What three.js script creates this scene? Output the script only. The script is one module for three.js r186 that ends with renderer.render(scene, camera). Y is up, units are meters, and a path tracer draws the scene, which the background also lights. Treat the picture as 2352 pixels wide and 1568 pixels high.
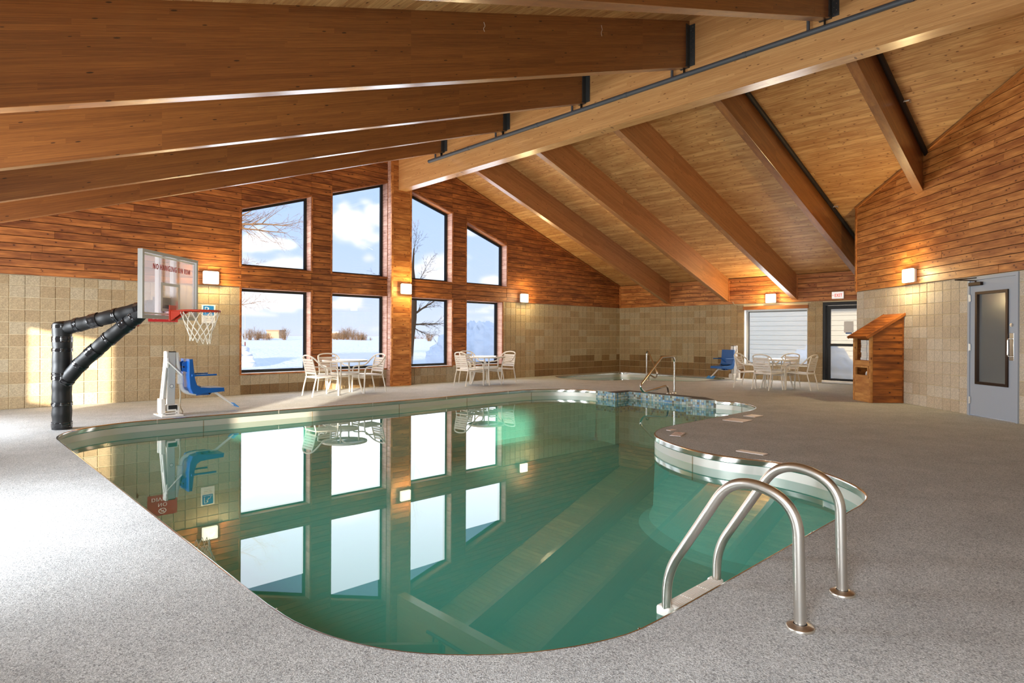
import * as THREE from 'three';
import { RoundedBoxGeometry } from 'three/addons/geometries/RoundedBoxGeometry.js';
import { mergeGeometries } from 'three/addons/utils/BufferGeometryUtils.js';
import { RectAreaLightUniformsLib } from 'three/addons/lights/RectAreaLightUniformsLib.js';
import { TextGeometry } from 'three/addons/geometries/TextGeometry.js';
import { FontLoader } from 'three/addons/loaders/FontLoader.js';

// ------------------------------------------------------------------ camera, sky, sun, exposure
const scene = new THREE.Scene();
const F = 1412.63, VIEW = 0.8063, ROLL = 0.0042;
const camera = new THREE.PerspectiveCamera(2 * Math.atan(784 / F) * 180 / Math.PI, 2352 / 1568, 0.05, 900);
camera.position.set(-1.0208, 1.2358, 12.875);
camera.lookAt(-1.0208 + Math.cos(VIEW), 1.2358, 12.875 - Math.sin(VIEW));
camera.rotateZ(ROLL);
camera.setViewOffset(2352, 1568, 0, 13.7, 2352, 1568);
scene.add(camera);

const renderer = new THREE.WebGLRenderer({ antialias: true });
renderer.toneMapping = THREE.LinearToneMapping;
renderer.toneMappingExposure = 3.15;
renderer.shadowMap.enabled = true;
renderer.shadowMap.type = THREE.PCFSoftShadowMap;
RectAreaLightUniformsLib.init();

const SUN_DIR = new THREE.Vector3(0.718, -0.157, -0.696).normalize();   // low winter sun, coming in by the windows of the left-hand wall
const sun = new THREE.DirectionalLight(new THREE.Color(1.0, 0.86, 0.66), 7.4);
sun.position.copy(SUN_DIR).multiplyScalar(-40).add(new THREE.Vector3(7, 1, 6));
sun.target.position.set(7, 1, 6);
sun.castShadow = true; sun.shadow.radius = 3;
sun.shadow.mapSize.set(4096, 4096);
Object.assign(sun.shadow.camera, { left: -26, right: 26, top: 16, bottom: -16, near: 1, far: 90 });
scene.add(sun, sun.target);
const SKY_LEVEL = 1.5;          // brightness of the winter sky
const PANE_DIMMING = 0.275;        // darkening added to the window-wall panes to hold back the bright sky

// ------------------------------------------------------------------ small tools
let seedState = 20240117;
const rnd = () => { seedState = (seedState + 0x6d2b79f5) | 0; let t = Math.imul(seedState ^ (seedState >>> 15), 1 | seedState); t = (t + Math.imul(t ^ (t >>> 7), 61 | t)) ^ t; return ((t ^ (t >>> 14)) >>> 0) / 4294967296; };
const rr = (a, b) => a + (b - a) * rnd();
const pick = (a) => a[Math.floor(rnd() * a.length) % a.length];
const clamp = (x, a = 0, b = 1) => Math.max(a, Math.min(b, x));
const lerp = (a, b, t) => a + (b - a) * t;
const sstep = (a, b, x) => { const t = clamp((x - a) / (b - a)); return t * t * (3 - 2 * t); };
const V = (x, y, z) => new THREE.Vector3(x, y, z);
// value noise with a period, for textures that repeat
const HASH = new Float32Array(65536); for (let i = 0; i < 65536; i++) HASH[i] = rnd();
const hash2 = (x, y) => { let h = Math.imul(x | 0, 374761393) ^ Math.imul(y | 0, 668265263); h = Math.imul(h ^ (h >>> 15), 2246822519); return HASH[(h ^ (h >>> 13)) & 65535]; };
const wrapTo = (a, p) => (p > 1e6 ? a & 0x3fffffff : ((a % p) + p) % p);
function vnoise(x, y, px = 1e9, py = 1e9) {
  const xi = Math.floor(x), yi = Math.floor(y), fx = x - xi, fy = y - yi, u = fx * fx * (3 - 2 * fx), v = fy * fy * (3 - 2 * fy);
  const x0 = wrapTo(xi, px), x1 = wrapTo(xi + 1, px), y0 = wrapTo(yi, py), y1 = wrapTo(yi + 1, py);
  return lerp(lerp(hash2(x0, y0), hash2(x1, y0), u), lerp(hash2(x0, y1), hash2(x1, y1), u), v);
}
function fbm(x, y, oct = 4, px = 1e9, py = 1e9) { let s = 0, a = 0.5, t = 0; for (let i = 0; i < oct; i++) { s += a * vnoise(x + i * 17.3 * (px > 1e8), y + i * 9.1 * (py > 1e8), px, py); t += a; a *= 0.5; x *= 2; y *= 2; px *= 2; py *= 2; } return s / t; }

function dataTex(w, h, fill, srgb = true, repeat = true) {
  const d = new Uint8Array(w * h * 4), c = [0, 0, 0];
  for (let y = 0; y < h; y++) for (let x = 0; x < w; x++) { fill(x, y, c); const o = (y * w + x) * 4; d[o] = clamp(c[0], 0, 255); d[o + 1] = clamp(c[1], 0, 255); d[o + 2] = clamp(c[2], 0, 255); d[o + 3] = 255; }
  const t = new THREE.DataTexture(d, w, h); if (srgb) t.colorSpace = THREE.SRGBColorSpace;
  t.magFilter = THREE.LinearFilter; t.minFilter = THREE.LinearMipmapLinearFilter; t.generateMipmaps = true;
  if (repeat) t.wrapS = t.wrapT = THREE.RepeatWrapping; t.needsUpdate = true; return t;
}
function canvasTex(w, h, draw) {
  const cv = document.createElement('canvas'); cv.width = w; cv.height = h; draw(cv.getContext('2d'), w, h);
  const t = new THREE.CanvasTexture(cv); t.colorSpace = THREE.SRGBColorSpace; return t;
}

const used = {};
function numbered(name) { const n = used[name] ?? 0; used[name] = n + 1; return n ? `${name}_${String(n).padStart(3, '0')}` : name; }
function tag(o, label, category, group, kind) { o.userData.label = label; o.userData.category = category; if (group) o.userData.group = group; if (kind) o.userData.kind = kind; return o; }
function lit(o) { o.castShadow = true; o.receiveShadow = true; return o; }
function part(name, geo, mat, parent) { const m = lit(new THREE.Mesh(geo, mat)); m.name = name; parent.add(m); return m; }
function thing(name, label, category, pos = [0, 0, 0], turn = 0, group, kind) { const g = new THREE.Group(); g.name = numbered(name); g.position.set(...pos); g.rotation.y = turn; scene.add(g); return tag(g, label, category, group, kind); }
function single(name, geo, mat, label, category, group, kind) { const m = lit(new THREE.Mesh(geo, mat)); m.name = numbered(name); scene.add(m); return tag(m, label, category, group, kind); }
function copyOf(root, label, pos, turn, group) { const r = root.clone(); r.name = numbered(root.name.replace(/_\d{3}$/, '')); scene.add(r); r.userData = { ...root.userData, label }; if (group) r.userData.group = group; r.position.set(...pos); r.rotation.y = turn; return r; }

// geometry
function merge(list) { return mergeGeometries(list.map((g) => { const n = g.index ? g.toNonIndexed() : g; for (const k of Object.keys(n.attributes)) if (!['position', 'normal', 'uv'].includes(k)) n.deleteAttribute(k); return n; })); }
const bx = (w, h, d, x = 0, y = 0, z = 0) => new THREE.BoxGeometry(w, h, d).translate(x, y, z);
const rb = (w, h, d, x = 0, y = 0, z = 0, r = 0.006, s = 2) => new RoundedBoxGeometry(w, h, d, s, Math.min(r, w / 2.01, h / 2.01, d / 2.01)).translate(x, y, z);
function cyl(r0, r1, h, x = 0, y = 0, z = 0, seg = 20, axis = 'y') { const g = new THREE.CylinderGeometry(r1, r0, h, seg); if (axis === 'x') g.rotateZ(-Math.PI / 2); if (axis === 'z') g.rotateX(Math.PI / 2); return g.translate(x, y, z); }
function tube(pts, r, seg = 40, rad = 10, closed = false, tension = 0.5) { return new THREE.TubeGeometry(new THREE.CatmullRomCurve3(pts.map((p) => (p.isVector3 ? p : V(...p))), closed, 'catmullrom', tension), seg, r, rad, closed); }
// straight runs joined by round bends, as bent pipe is
class BentPath extends THREE.CurvePath { }
function bent(pts, radii, r, per = 8, rad = 14) {
  const P = pts.map((p) => V(...p)), path = new BentPath(); let from = P[0].clone();
  for (let i = 1; i < P.length - 1; i++) {
    const a = P[i - 1].clone().sub(P[i]), b = P[i + 1].clone().sub(P[i]), k = Math.min(radii[i - 1], a.length() * 0.49, b.length() * 0.49);
    const s = P[i].clone().addScaledVector(a.normalize(), k), e = P[i].clone().addScaledVector(b.normalize(), k);
    if (from.distanceTo(s) > 1e-4) path.add(new THREE.LineCurve3(from, s));
    path.add(new THREE.QuadraticBezierCurve3(s, P[i], e)); from = e;
  }
  path.add(new THREE.LineCurve3(from, P[P.length - 1]));
  const out = []; const L = path.getLength(); const n = Math.max(12, Math.round(L * 60)); for (let i = 0; i <= n; i++) out.push(path.getPointAt(i / n));
  return new THREE.TubeGeometry(new THREE.CatmullRomCurve3(out), out.length * 1, r, rad, false);
}
function rod(a, b, r, seg = 8, r2) { const A = V(...a), B = V(...b), d = B.clone().sub(A), g = new THREE.CylinderGeometry(r2 ?? r, r, d.length(), seg); g.applyQuaternion(new THREE.Quaternion().setFromUnitVectors(V(0, 1, 0), d.clone().normalize())); return g.translate((A.x + B.x) / 2, (A.y + B.y) / 2, (A.z + B.z) / 2); }
// a flat convex piece in (u, v), front at w1 and sides back to w0; uv in metres through uvf
function prism(pts, w0, w1, uvf = (x, y) => [x, y]) {
  const pos = [], uv = [], put = (a, w, shift = 0) => { pos.push(a[0], a[1], w); const t = uvf(a[0], a[1]); uv.push(t[0] + shift, t[1]); };
  for (let i = 1; i < pts.length - 1; i++) { put(pts[0], w1); put(pts[i], w1); put(pts[i + 1], w1); }
  for (let i = 0; i < pts.length; i++) { const a = pts[i], b = pts[(i + 1) % pts.length]; put(a, w0); put(b, w0); put(b, w1); put(a, w0); put(b, w1); put(a, w1); }
  const g = new THREE.BufferGeometry(); g.setAttribute('position', new THREE.Float32BufferAttribute(pos, 3)); g.setAttribute('uv', new THREE.Float32BufferAttribute(uv, 2)); g.computeVertexNormals(); return g;
}
function clipHalf(poly, f) { const out = []; for (let i = 0; i < poly.length; i++) { const a = poly[i], b = poly[(i + 1) % poly.length], fa = f(a), fb = f(b); if (fa >= 0) out.push(a); if ((fa >= 0) !== (fb >= 0)) { const t = fa / (fa - fb); out.push([lerp(a[0], b[0], t), lerp(a[1], b[1], t)]); } } return out; }
const areaOf = (p) => Math.abs(p.reduce((s, a, i) => { const b = p[(i + 1) % p.length]; return s + a[0] * b[1] - b[0] * a[1]; }, 0) / 2);
function slab(outer, holes, w0, w1) { const s = new THREE.Shape(outer.map((p) => new THREE.Vector2(...p))); for (const h of holes) s.holes.push(new THREE.Path(h.map((p) => new THREE.Vector2(...p)))); const g = new THREE.ExtrudeGeometry(s, { depth: w1 - w0, bevelEnabled: false }); return g.translate(0, 0, w0); }
const rect = (x0, y0, x1, y1) => [[x0, y0], [x1, y0], [x1, y1], [x0, y1]];
// uv in metres on every face of a box-like geometry
function boxUV(g, s = 1, ou = 0, ov = 0) { const p = g.attributes.position, n = g.attributes.normal, uv = new Float32Array(p.count * 2); for (let i = 0; i < p.count; i++) { const ax = Math.abs(n.getX(i)), ay = Math.abs(n.getY(i)), az = Math.abs(n.getZ(i)); const [a, b] = ay > ax && ay > az ? [p.getX(i), p.getZ(i)] : ax > az ? [p.getZ(i), p.getY(i)] : [p.getX(i), p.getY(i)]; uv[2 * i] = a / s + ou; uv[2 * i + 1] = b / s + ov; } g.setAttribute('uv', new THREE.BufferAttribute(uv, 2)); return g; }

// ------------------------------------------------------------------ the sky: winter blue with small cumulus, the same all round
{
  const W = 2048, H = 1024, d = new Float32Array(W * H * 4);
  const puffs = [[820, 515, 62, 40], [858, 497, 40, 30], [790, 500, 26, 40], [650, 603, 60, 20], [590, 560, 45, 26], [600, 690, 50, 22], [640, 703, 42, 14], [800, 692, 30, 12], [1125, 640, 34, 16], [1010, 632, 46, 12], [845, 596, 20, 12], [640, 560, 36, 14], [556, 712, 16, 10], [785, 478, 10, 12]].map(([x, y, a, b]) => {
    const ux = (x - 1176) / F, uy = (770.3 - y) / F, cx = Math.cos(VIEW) + Math.sin(VIEW) * ux, cz = -Math.sin(VIEW) + Math.cos(VIEW) * ux, l = Math.hypot(cx, cz);
    return [Math.atan2(cz, cx), Math.atan2(uy, l), a / F * 0.85, b / F * 0.9];
  });
  for (let y = 0; y < H; y++) {
    const el = ((y + 0.5) / H - 0.5) * Math.PI, s = Math.max(0, Math.sin(el)), air = Math.pow(1 - s, 6);
    for (let x = 0; x < W; x++) {
      const az = ((x + 0.5) / W - 0.5) * 2 * Math.PI, o = (y * W + x) * 4;
      let c = [lerp(0.38, 0.62, air), lerp(0.57, 0.70, air), lerp(0.90, 0.84, air)];
      if (el > 0) {
        const k = 1 / (s + 0.12), cx = Math.cos(az) * k, cz = Math.sin(az) * k, big = fbm(cx * 1.7 + 31, cz * 1.7 + 7, 5), fine = fbm(az * 26 + 40, el * 60, 5);
        let m = sstep(0.60, 0.72, big + (fine - 0.5) * 0.18) * 0.75;
        for (const [pa, pe, wa, we] of puffs) { let da = az - pa; da = Math.atan2(Math.sin(da), Math.cos(da)); const q = (da / wa) ** 2 + ((el - pe) / we) ** 2; if (q < 5) m = Math.max(m, sstep(0.42, 0.80, Math.exp(-q * 0.5) * 0.9 + (fine - 0.5) * 0.85)); }
        const w = sstep(0.0, 0.05, el) * 0.75 + 0.25, tone = 0.94 + 0.22 * (fine - 0.5);
        m *= w; c = [lerp(c[0], tone, m), lerp(c[1], tone, m), lerp(c[2], tone * 1.02, m)];
      } else c = [0.62, 0.66, 0.74];
      d[o] = c[0] * SKY_LEVEL; d[o + 1] = c[1] * SKY_LEVEL; d[o + 2] = c[2] * SKY_LEVEL; d[o + 3] = 1;
    }
  }
  const t = new THREE.DataTexture(d, W, H, THREE.RGBAFormat, THREE.FloatType); t.mapping = THREE.EquirectangularReflectionMapping; t.magFilter = t.minFilter = THREE.LinearFilter; t.needsUpdate = true;
  scene.background = t;
}

// ------------------------------------------------------------------ materials
const hex = (h) => new THREE.Color(h);
// eight board strips, each 2.0 m long: grain, tone and knots of stained softwood
function boardTex(light, dark, knot, { knots = 6, seed = 3, contrast = 1, toneVar = 0.16, blotch = 0.35 } = {}) {
  const W = 2048, H = 1024, N = 8, h = H / N, K = [];
  for (let s = 0; s < N; s++) { const list = []; for (let i = 0; i < knots; i++) list.push([rr(40, W - 40), rr(0.18, 0.82) * h, rr(5, 12)]); K.push({ list, tone: rr(-toneVar, toneVar), off: rr(0, 99) }); }
  return dataTex(W, H, (x, y, c) => {
    const s = Math.floor(y / h), yy = y - s * h, k = K[s], S = s * 71 + seed * 13;
    let bend = 0, kn = 0, ring = 0;
    for (const [kx, ky, kr] of k.list) { if (x - kx > 150 || kx - x > 150) continue; const dx = (x - kx) / (kr * 1.6), dy = (yy - ky) / kr, q = dx * dx + dy * dy; if (q < 60) { const f = Math.exp(-q * 0.12); bend += f * (yy < ky ? -1 : 1) * kr * 0.55; if (q < 1.5) kn = Math.max(kn, 1 - sstep(0.5, 1.3, q)); ring = Math.max(ring, Math.exp(-q * 0.28)); } }
    const g = fbm((x / W) * 10 + k.off, (yy + bend) * 0.055 + S, 3, 10, 1e9), f = fbm((x / W) * 48, (yy + bend) * 0.45 + S * 3, 2, 48, 1e9), b = fbm((x / W) * 6 + 5, yy * 0.014 + S * 0.7, 3, 6, 1e9);
    let t = clamp(0.5 + (g - 0.5) * 0.8 * contrast + (f - 0.5) * 0.34 * contrast + (b - 0.5) * 2 * blotch + k.tone);
    t = clamp(t - ring * 0.22);
    for (let i = 0; i < 3; i++) c[i] = lerp(lerp(dark[i], light[i], t), knot[i], kn * 0.85);
  });
}
// glue-laminated timber: 16 laminations of 40 mm, 4 m long, with end joints
function lamTex(light, dark, knot, { seed = 1, knots = 26, toneVar = 0.2 } = {}) {
  const W = 2048, H = 1024, N = 16, h = H / N, rows = [];
  for (let s = 0; s < N; s++) { const cuts = [0]; let p = rr(200, 700); while (p < W - 150) { cuts.push(p); p += rr(300, 1100); } rows.push({ cuts, tones: cuts.map(() => rr(-toneVar, toneVar)), off: cuts.map(() => rr(0, 90)) }); }
  const K = Array.from({ length: knots }, () => [rr(0, W), rr(0, H), rr(4, 9)]), near = Array.from({ length: N }, (_, s) => K.filter((k) => k[1] > s * h - 16 && k[1] < (s + 1) * h + 16));
  return dataTex(W, H, (x, y, c) => {
    const s = Math.floor(y / h), r = rows[s]; let i = r.cuts.length - 1; while (r.cuts[i] > x) i--;
    const g = fbm((x / W) * 16 + r.off[i], y * 0.16 + s * 31 + seed, 3), f = fbm((x / W) * 90 + r.off[i], y * 0.7 + s * 7, 2);
    let t = clamp(0.52 + (g - 0.5) * 0.8 + (f - 0.5) * 0.3 + r.tones[i]), kn = 0;
    for (const [kx, ky, kr] of near[s]) { const ex = x - kx; if (ex > 20 || ex < -20) continue; const q = (ex / (kr * 1.3)) ** 2 + ((y - ky) / kr) ** 2; if (q < 2) kn = Math.max(kn, 1 - sstep(0.5, 1.6, q)); }
    const e = yy(y, h) < 1.2 ? 0.82 : 1;
    for (let j = 0; j < 3; j++) c[j] = lerp(lerp(dark[j], light[j], t), knot[j], kn * 0.8) * e;
  });
}
const yy = (y, h) => y - Math.floor(y / h) * h;
const MM = (o) => new THREE.MeshStandardMaterial(o), MP = (o) => new THREE.MeshPhysicalMaterial(o);

const texCedar = boardTex([196, 122, 60], [106, 54, 20], [66, 30, 13], { seed: 5, knots: 3, toneVar: 0.22, blotch: 0.5 });
const texLitWood = boardTex([214, 176, 158], [158, 112, 94], [100, 62, 46], { seed: 41, knots: 3, toneVar: 0.08 });  // paler copy of the stained boards, light from the left painted in
const texAmber = boardTex([228, 156, 84], [156, 88, 36], [96, 48, 20], { seed: 9, knots: 6, toneVar: 0.16, blotch: 0.55 });
const texDeckWood = boardTex([228, 180, 118], [176, 118, 64], [110, 66, 32], { seed: 17, knots: 6, toneVar: 0.22, blotch: 0.42 });
const texLamBrown = lamTex([164, 104, 48], [108, 60, 24], [48, 24, 12], { seed: 2, toneVar: 0.17 });
const texLamMid = lamTex([196, 134, 80], [142, 88, 46], [70, 38, 18], { seed: 4, toneVar: 0.16, knots: 40 });
const texLamHoney = lamTex([232, 180, 118], [186, 128, 72], [96, 54, 26], { seed: 8, toneVar: 0.15, knots: 46 });
const texCabinet = boardTex([184, 108, 42], [106, 54, 16], [56, 26, 10], { seed: 23, knots: 3, toneVar: 0.1, blotch: 0.5 });
const M = {
  cedar: MM({ map: texCedar, roughness: 0.62 }), amber: MM({ map: texAmber, roughness: 0.5 }), deckWood: MM({ map: texDeckWood, roughness: 0.55 }),
  lamMid: MP({ map: texLamMid, roughness: 0.5, clearcoat: 1.0, clearcoatRoughness: 0.22 }), litWood: MM({ map: texLitWood, roughness: 0.7 }), lamBrown: MP({ map: texLamBrown, roughness: 0.5, clearcoat: 1.0, clearcoatRoughness: 0.22 }), lamHoney: MP({ map: texLamHoney, roughness: 0.5, clearcoat: 1.0, clearcoatRoughness: 0.22 }), cabinet: MM({ map: texCabinet, roughness: 0.5 }), pale: MM({ map: texDeckWood, color: hex('#f3e2c4'), roughness: 0.55 }),
  groove: MM({ color: hex('#2b170b'), roughness: 0.9 }), mortar: MM({ color: hex('#d9c8a4'), roughness: 0.95 }), plain: MM({ color: hex('#c9bfae'), roughness: 0.9 }),
  steel: MM({ color: hex('#d6d3cd'), metalness: 1, roughness: 0.16 }), brushed: MM({ color: hex('#cfc9c0'), metalness: 1, roughness: 0.34 }), panelSteel: MM({ color: hex('#d5d2ca'), metalness: 0.75, roughness: 0.42 }),
  seam: MM({ color: hex('#9a8a70'), metalness: 0.5, roughness: 0.6 }), frameBlack: MM({ color: hex('#141516'), roughness: 0.4, metalness: 0.3 }), frameDark: MM({ color: hex('#33332f'), roughness: 0.4, metalness: 0.4 }),
  white: MM({ color: hex('#efece4'), roughness: 0.45 }), chair: MM({ color: hex('#e9e3d8'), roughness: 0.42 }), strap: MM({ color: hex('#e6e0d8'), roughness: 0.5 }), liftWhite: MM({ color: hex('#ece9e2'), roughness: 0.35 }), grey: MM({ color: hex('#c8c9c8'), roughness: 0.4 }),
  blue: MM({ color: hex('#0c5cab'), roughness: 0.38 }), blueLight: MM({ color: hex('#4796dd'), roughness: 0.4 }), black: MM({ color: hex('#0e0e0f'), roughness: 0.5 }), rubber: MM({ color: hex('#19191b'), roughness: 0.7 }),
  vinyl: MP({ color: hex('#17181a'), roughness: 0.5 }), tape: MP({ color: hex('#202226'), roughness: 0.16, clearcoat: 0.7, clearcoatRoughness: 0.12 }),
  orange: MM({ color: hex('#c8391c'), roughness: 0.5 }), rust: MM({ color: hex('#7a3018'), roughness: 0.8 }), cord: MM({ color: hex('#e8e0d0'), roughness: 0.9 }),
  pipe: MM({ color: hex('#54565a'), roughness: 0.55, metalness: 0.2 }), hanger: MM({ color: hex('#4a4b4a'), roughness: 0.6, metalness: 0.5 }), darkPipe: MM({ color: hex('#1b1613'), roughness: 0.6 }),
  doorGrey: MM({ color: hex('#aab3c0'), roughness: 0.4 }), bronze: MM({ color: hex('#3a2a20'), roughness: 0.3, metalness: 0.6 }), nosing: MM({ color: hex('#3f3835'), roughness: 0.8 }),
  towel: MM({ color: hex('#f2f1ee'), roughness: 1 }), stripe: MM({ color: hex('#1d2c58'), roughness: 1 }), snow: null, siding: MM({ color: hex('#efe6d6'), roughness: 0.7 }), marker: MM({ color: hex('#e6d8d0'), roughness: 0.5 }),
  drip: MM({ color: hex('#c3bba6'), roughness: 0.6 }), pole: MM({ color: hex('#b4b3ae'), roughness: 0.5 }), bark: MM({ color: hex('#7d5c3e'), roughness: 0.95 }), twig: MM({ color: hex('#8a6a4c'), roughness: 0.95 }), brush: MM({ color: hex('#8a6c4e'), roughness: 1 }),
};
// ground-face masonry: fine sand grains and pits
const texBlock = dataTex(512, 512, (x, y, c) => { const n = hash2(x >> 1, y >> 1), m = fbm(x / 16, y / 16, 3, 32, 32), p = vnoise(x / 5, y / 5, 102, 102); let t = 0.78 + (n - 0.5) * 0.24 + (m - 0.5) * 0.22 - (p > 0.85 ? 0.12 : 0) + (hash2(x + 91, y + 17) > 0.985 ? 0.2 : 0); c[0] = 226 * t; c[1] = 206 * t; c[2] = 170 * t; });
const bumpBlock = dataTex(256, 256, (x, y, c) => { const v = 130 + (hash2(x, y) - 0.5) * 120 + (vnoise(x / 4, y / 4, 64, 64) - 0.5) * 140; c[0] = c[1] = c[2] = v; }, false);
const blockMats = ['#ffffff', '#f4ece0', '#fbf4ea', '#efe4d6'].map((k) => MM({ map: texBlock, color: hex(k), roughness: 0.92, bumpMap: bumpBlock, bumpScale: 0.0015 }));
const texLitBlock = dataTex(512, 512, (x, y, c) => { const n = hash2(x >> 1, y >> 1), m = fbm(x / 16, y / 16, 3, 32, 32); const t = 0.84 + (n - 0.5) * 0.22 + (m - 0.5) * 0.2 + (hash2(x + 9, y + 77) > 0.985 ? 0.12 : 0); c[0] = 246 * t; c[1] = 232 * t; c[2] = 210 * t; });  // lighter copy of the block texture, window light put into its colour
const litBlockMats = ['#ffffff', '#f6f1ea', '#fbf7f1', '#efe8de'].map((k) => MM({ map: texLitBlock, color: hex(k), roughness: 0.92, bumpMap: bumpBlock, bumpScale: 0.0015 }));
const dampMats = ['#c4ac8c', '#b89e7c', '#ccb494'].map((k) => MM({ map: texBlock, color: hex(k), roughness: 0.75, bumpMap: bumpBlock, bumpScale: 0.0015 }));
// seamless pebble-resin deck: grey, white and brown grains
const texFloor = dataTex(2048, 2048, (x, y, c) => {
  const a = vnoise(x / 5.5, y / 5.5, 372, 372), b = vnoise(x / 3.1 + 11, y / 3.1, 660, 660), n = hash2(x, y), m = fbm(x / 256, y / 256, 4, 8, 8);
  let t = 0.79 + (a - 0.5) * 0.26 + (b - 0.5) * 0.22 + (n - 0.5) * 0.08 + (m - 0.5) * 0.10;
  if (a < 0.2) t -= 0.07; c[0] = 216 * t; c[1] = 218 * t; c[2] = 218 * t;
});
const bumpFloor = dataTex(1024, 1024, (x, y, c) => { const v = 128 + (vnoise(x / 3, y / 3, 341, 341) - 0.5) * 190 + (hash2(x, y) - 0.5) * 40; c[0] = c[1] = c[2] = v; }, false);
M.floor = MM({ map: texFloor, roughness: 0.85, bumpMap: bumpFloor, bumpScale: 0.0022 });
for (const [t, size] of [[texFloor, 1.9], [bumpFloor, 0.95]]) t.repeat.set(1 / size, 1 / size);
const bumpSnow = dataTex(512, 512, (x, y, c) => { const v = 255 * fbm(x / 32, y / 32, 5, 16, 16); c[0] = c[1] = c[2] = v; }, false); bumpSnow.repeat.set(0.25, 0.25);
M.snow = MM({ color: hex('#fbfbfd'), roughness: 1, bumpMap: bumpSnow, bumpScale: 0.12 });
// pool shell
const texPlaster = dataTex(512, 512, (x, y, c) => { const t = 0.95 + (fbm(x / 128, y / 128, 3, 4, 4) - 0.5) * 0.08; c[0] = 196 * t; c[1] = 232 * t; c[2] = 222 * t; }); texPlaster.repeat.set(0.09, 0.09);
M.plaster = MM({ map: texPlaster, roughness: 0.8 });
M.water = MP({ color: new THREE.Color(0.35, 0.70, 0.66), roughness: 0.0, metalness: 0, transmission: 1, thickness: 0, ior: 1.5, transparent: false });
M.pane = MP({ color: new THREE.Color(PANE_DIMMING, PANE_DIMMING, PANE_DIMMING * 1.02), roughness: 0.0, transmission: 1, thickness: 0, ior: 1.45 });
M.clearPane = MP({ color: new THREE.Color(0.92, 0.93, 0.92), roughness: 0.0, transmission: 1, thickness: 0, ior: 1.45 });
// condensation on the lower panes: a misted field with run-down streaks and a ragged upper rim
function mistMap(seed, rim, streak = 1) {
  return dataTex(512, 512, (x, y, c) => {
    const u = x / 512, v = y / 512, edge = rim(u) + (fbm(u * 5 + seed, 3.3, 4) - 0.5) * 0.3, drip = vnoise(u * 70 + seed * 7, v * 2.5) * 0.6 + vnoise(u * 150, v * 4 + seed) * 0.4;
    let m = sstep(0.0, 0.09, edge - v) * (0.85 + 0.4 * (fbm(u * 6 + 9, v * 6 + seed, 4) - 0.5)); m *= 1 - streak * 0.55 * sstep(0.58, 0.8, drip); c[0] = c[1] = c[2] = clamp(m) * 255;
  }, false, false);
}
const mistPane = (seed, rim, k = 0.95) => MP({ color: new THREE.Color(PANE_DIMMING, PANE_DIMMING, PANE_DIMMING * 1.02), roughness: k, roughnessMap: mistMap(seed, rim), transmission: 1, thickness: 0, ior: 1.45 });
M.frosted = MP({ color: new THREE.Color(0.5, 0.52, 0.54), roughness: 0.72, transmission: 1, thickness: 0, ior: 1.45 });
M.board = MP({ color: new THREE.Color(0.86, 0.84, 0.86), roughness: 0.42, transmission: 1, thickness: 0, ior: 1.45 });
M.glow = MM({ color: hex('#fff6dc'), emissive: new THREE.Color(1.0, 0.90, 0.62), emissiveIntensity: 1.25, roughness: 0.5 });

// ------------------------------------------------------------------ building measures (metres)
const U = 0.2032, XR = 16.532, XL = -1.672, RIDGE = 7.43, EAVE = 2.965, PITCH = 0.3363, ZB = 16.04, WOOD = 2.2, BAY = 2.005;
const roofY = (x) => EAVE + PITCH * (XR - RIDGE - Math.abs(x - RIDGE));
const DP = V(12.3622, 0, 9.5307), S0 = -1.49, S1 = 9.2;               // the diagonal wall: s runs along it
const diagX = (s) => DP.x - 0.70711 * s, diagZ = (s) => DP.z + 0.70711 * s;

// boards: every piece its own mesh, cut to the outline
function boardUV(strip, ou, y0, h) { return (x, y) => [x / 2 + ou, (strip + clamp((y - y0) / h, 0.02, 0.98)) / 8]; }
function boardRows(parent, mat, v0, v1, rowH, spans, cuts, w0 = -0.012, w1 = 0.02, gap = 0.011) {
  // spans(y0, y1) -> list of convex outlines already cut to size
  const n0 = Math.floor((v0 - WOOD) / rowH + 1e-6), n1 = Math.ceil((v1 - WOOD) / rowH - 1e-6);
  for (let n = n0; n < n1; n++) {
    const a = Math.max(v0, WOOD + n * rowH), b = Math.min(v1, WOOD + (n + 1) * rowH); if (b - a < 0.02) continue;
    for (const poly of spans(a + gap / 2, b - gap / 2, n)) {
      if (poly.length < 3 || areaOf(poly) < 0.0015) continue;
      part('board', prism(poly, w0, w1 + rr(-0.0025, 0.0025), boardUV(Math.floor(rnd() * 8), rnd(), a, rowH)), mat, parent);
    }
  }
}
// split [x0, x1] at random butt joints
function joints(x0, x1, lo = 1.6, hi = 3.6) { const out = [x0]; let p = x0 + rr(lo * 0.4, hi); while (p < x1 - 0.5) { out.push(p); p += rr(lo, hi); } out.push(x1); return out; }

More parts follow.
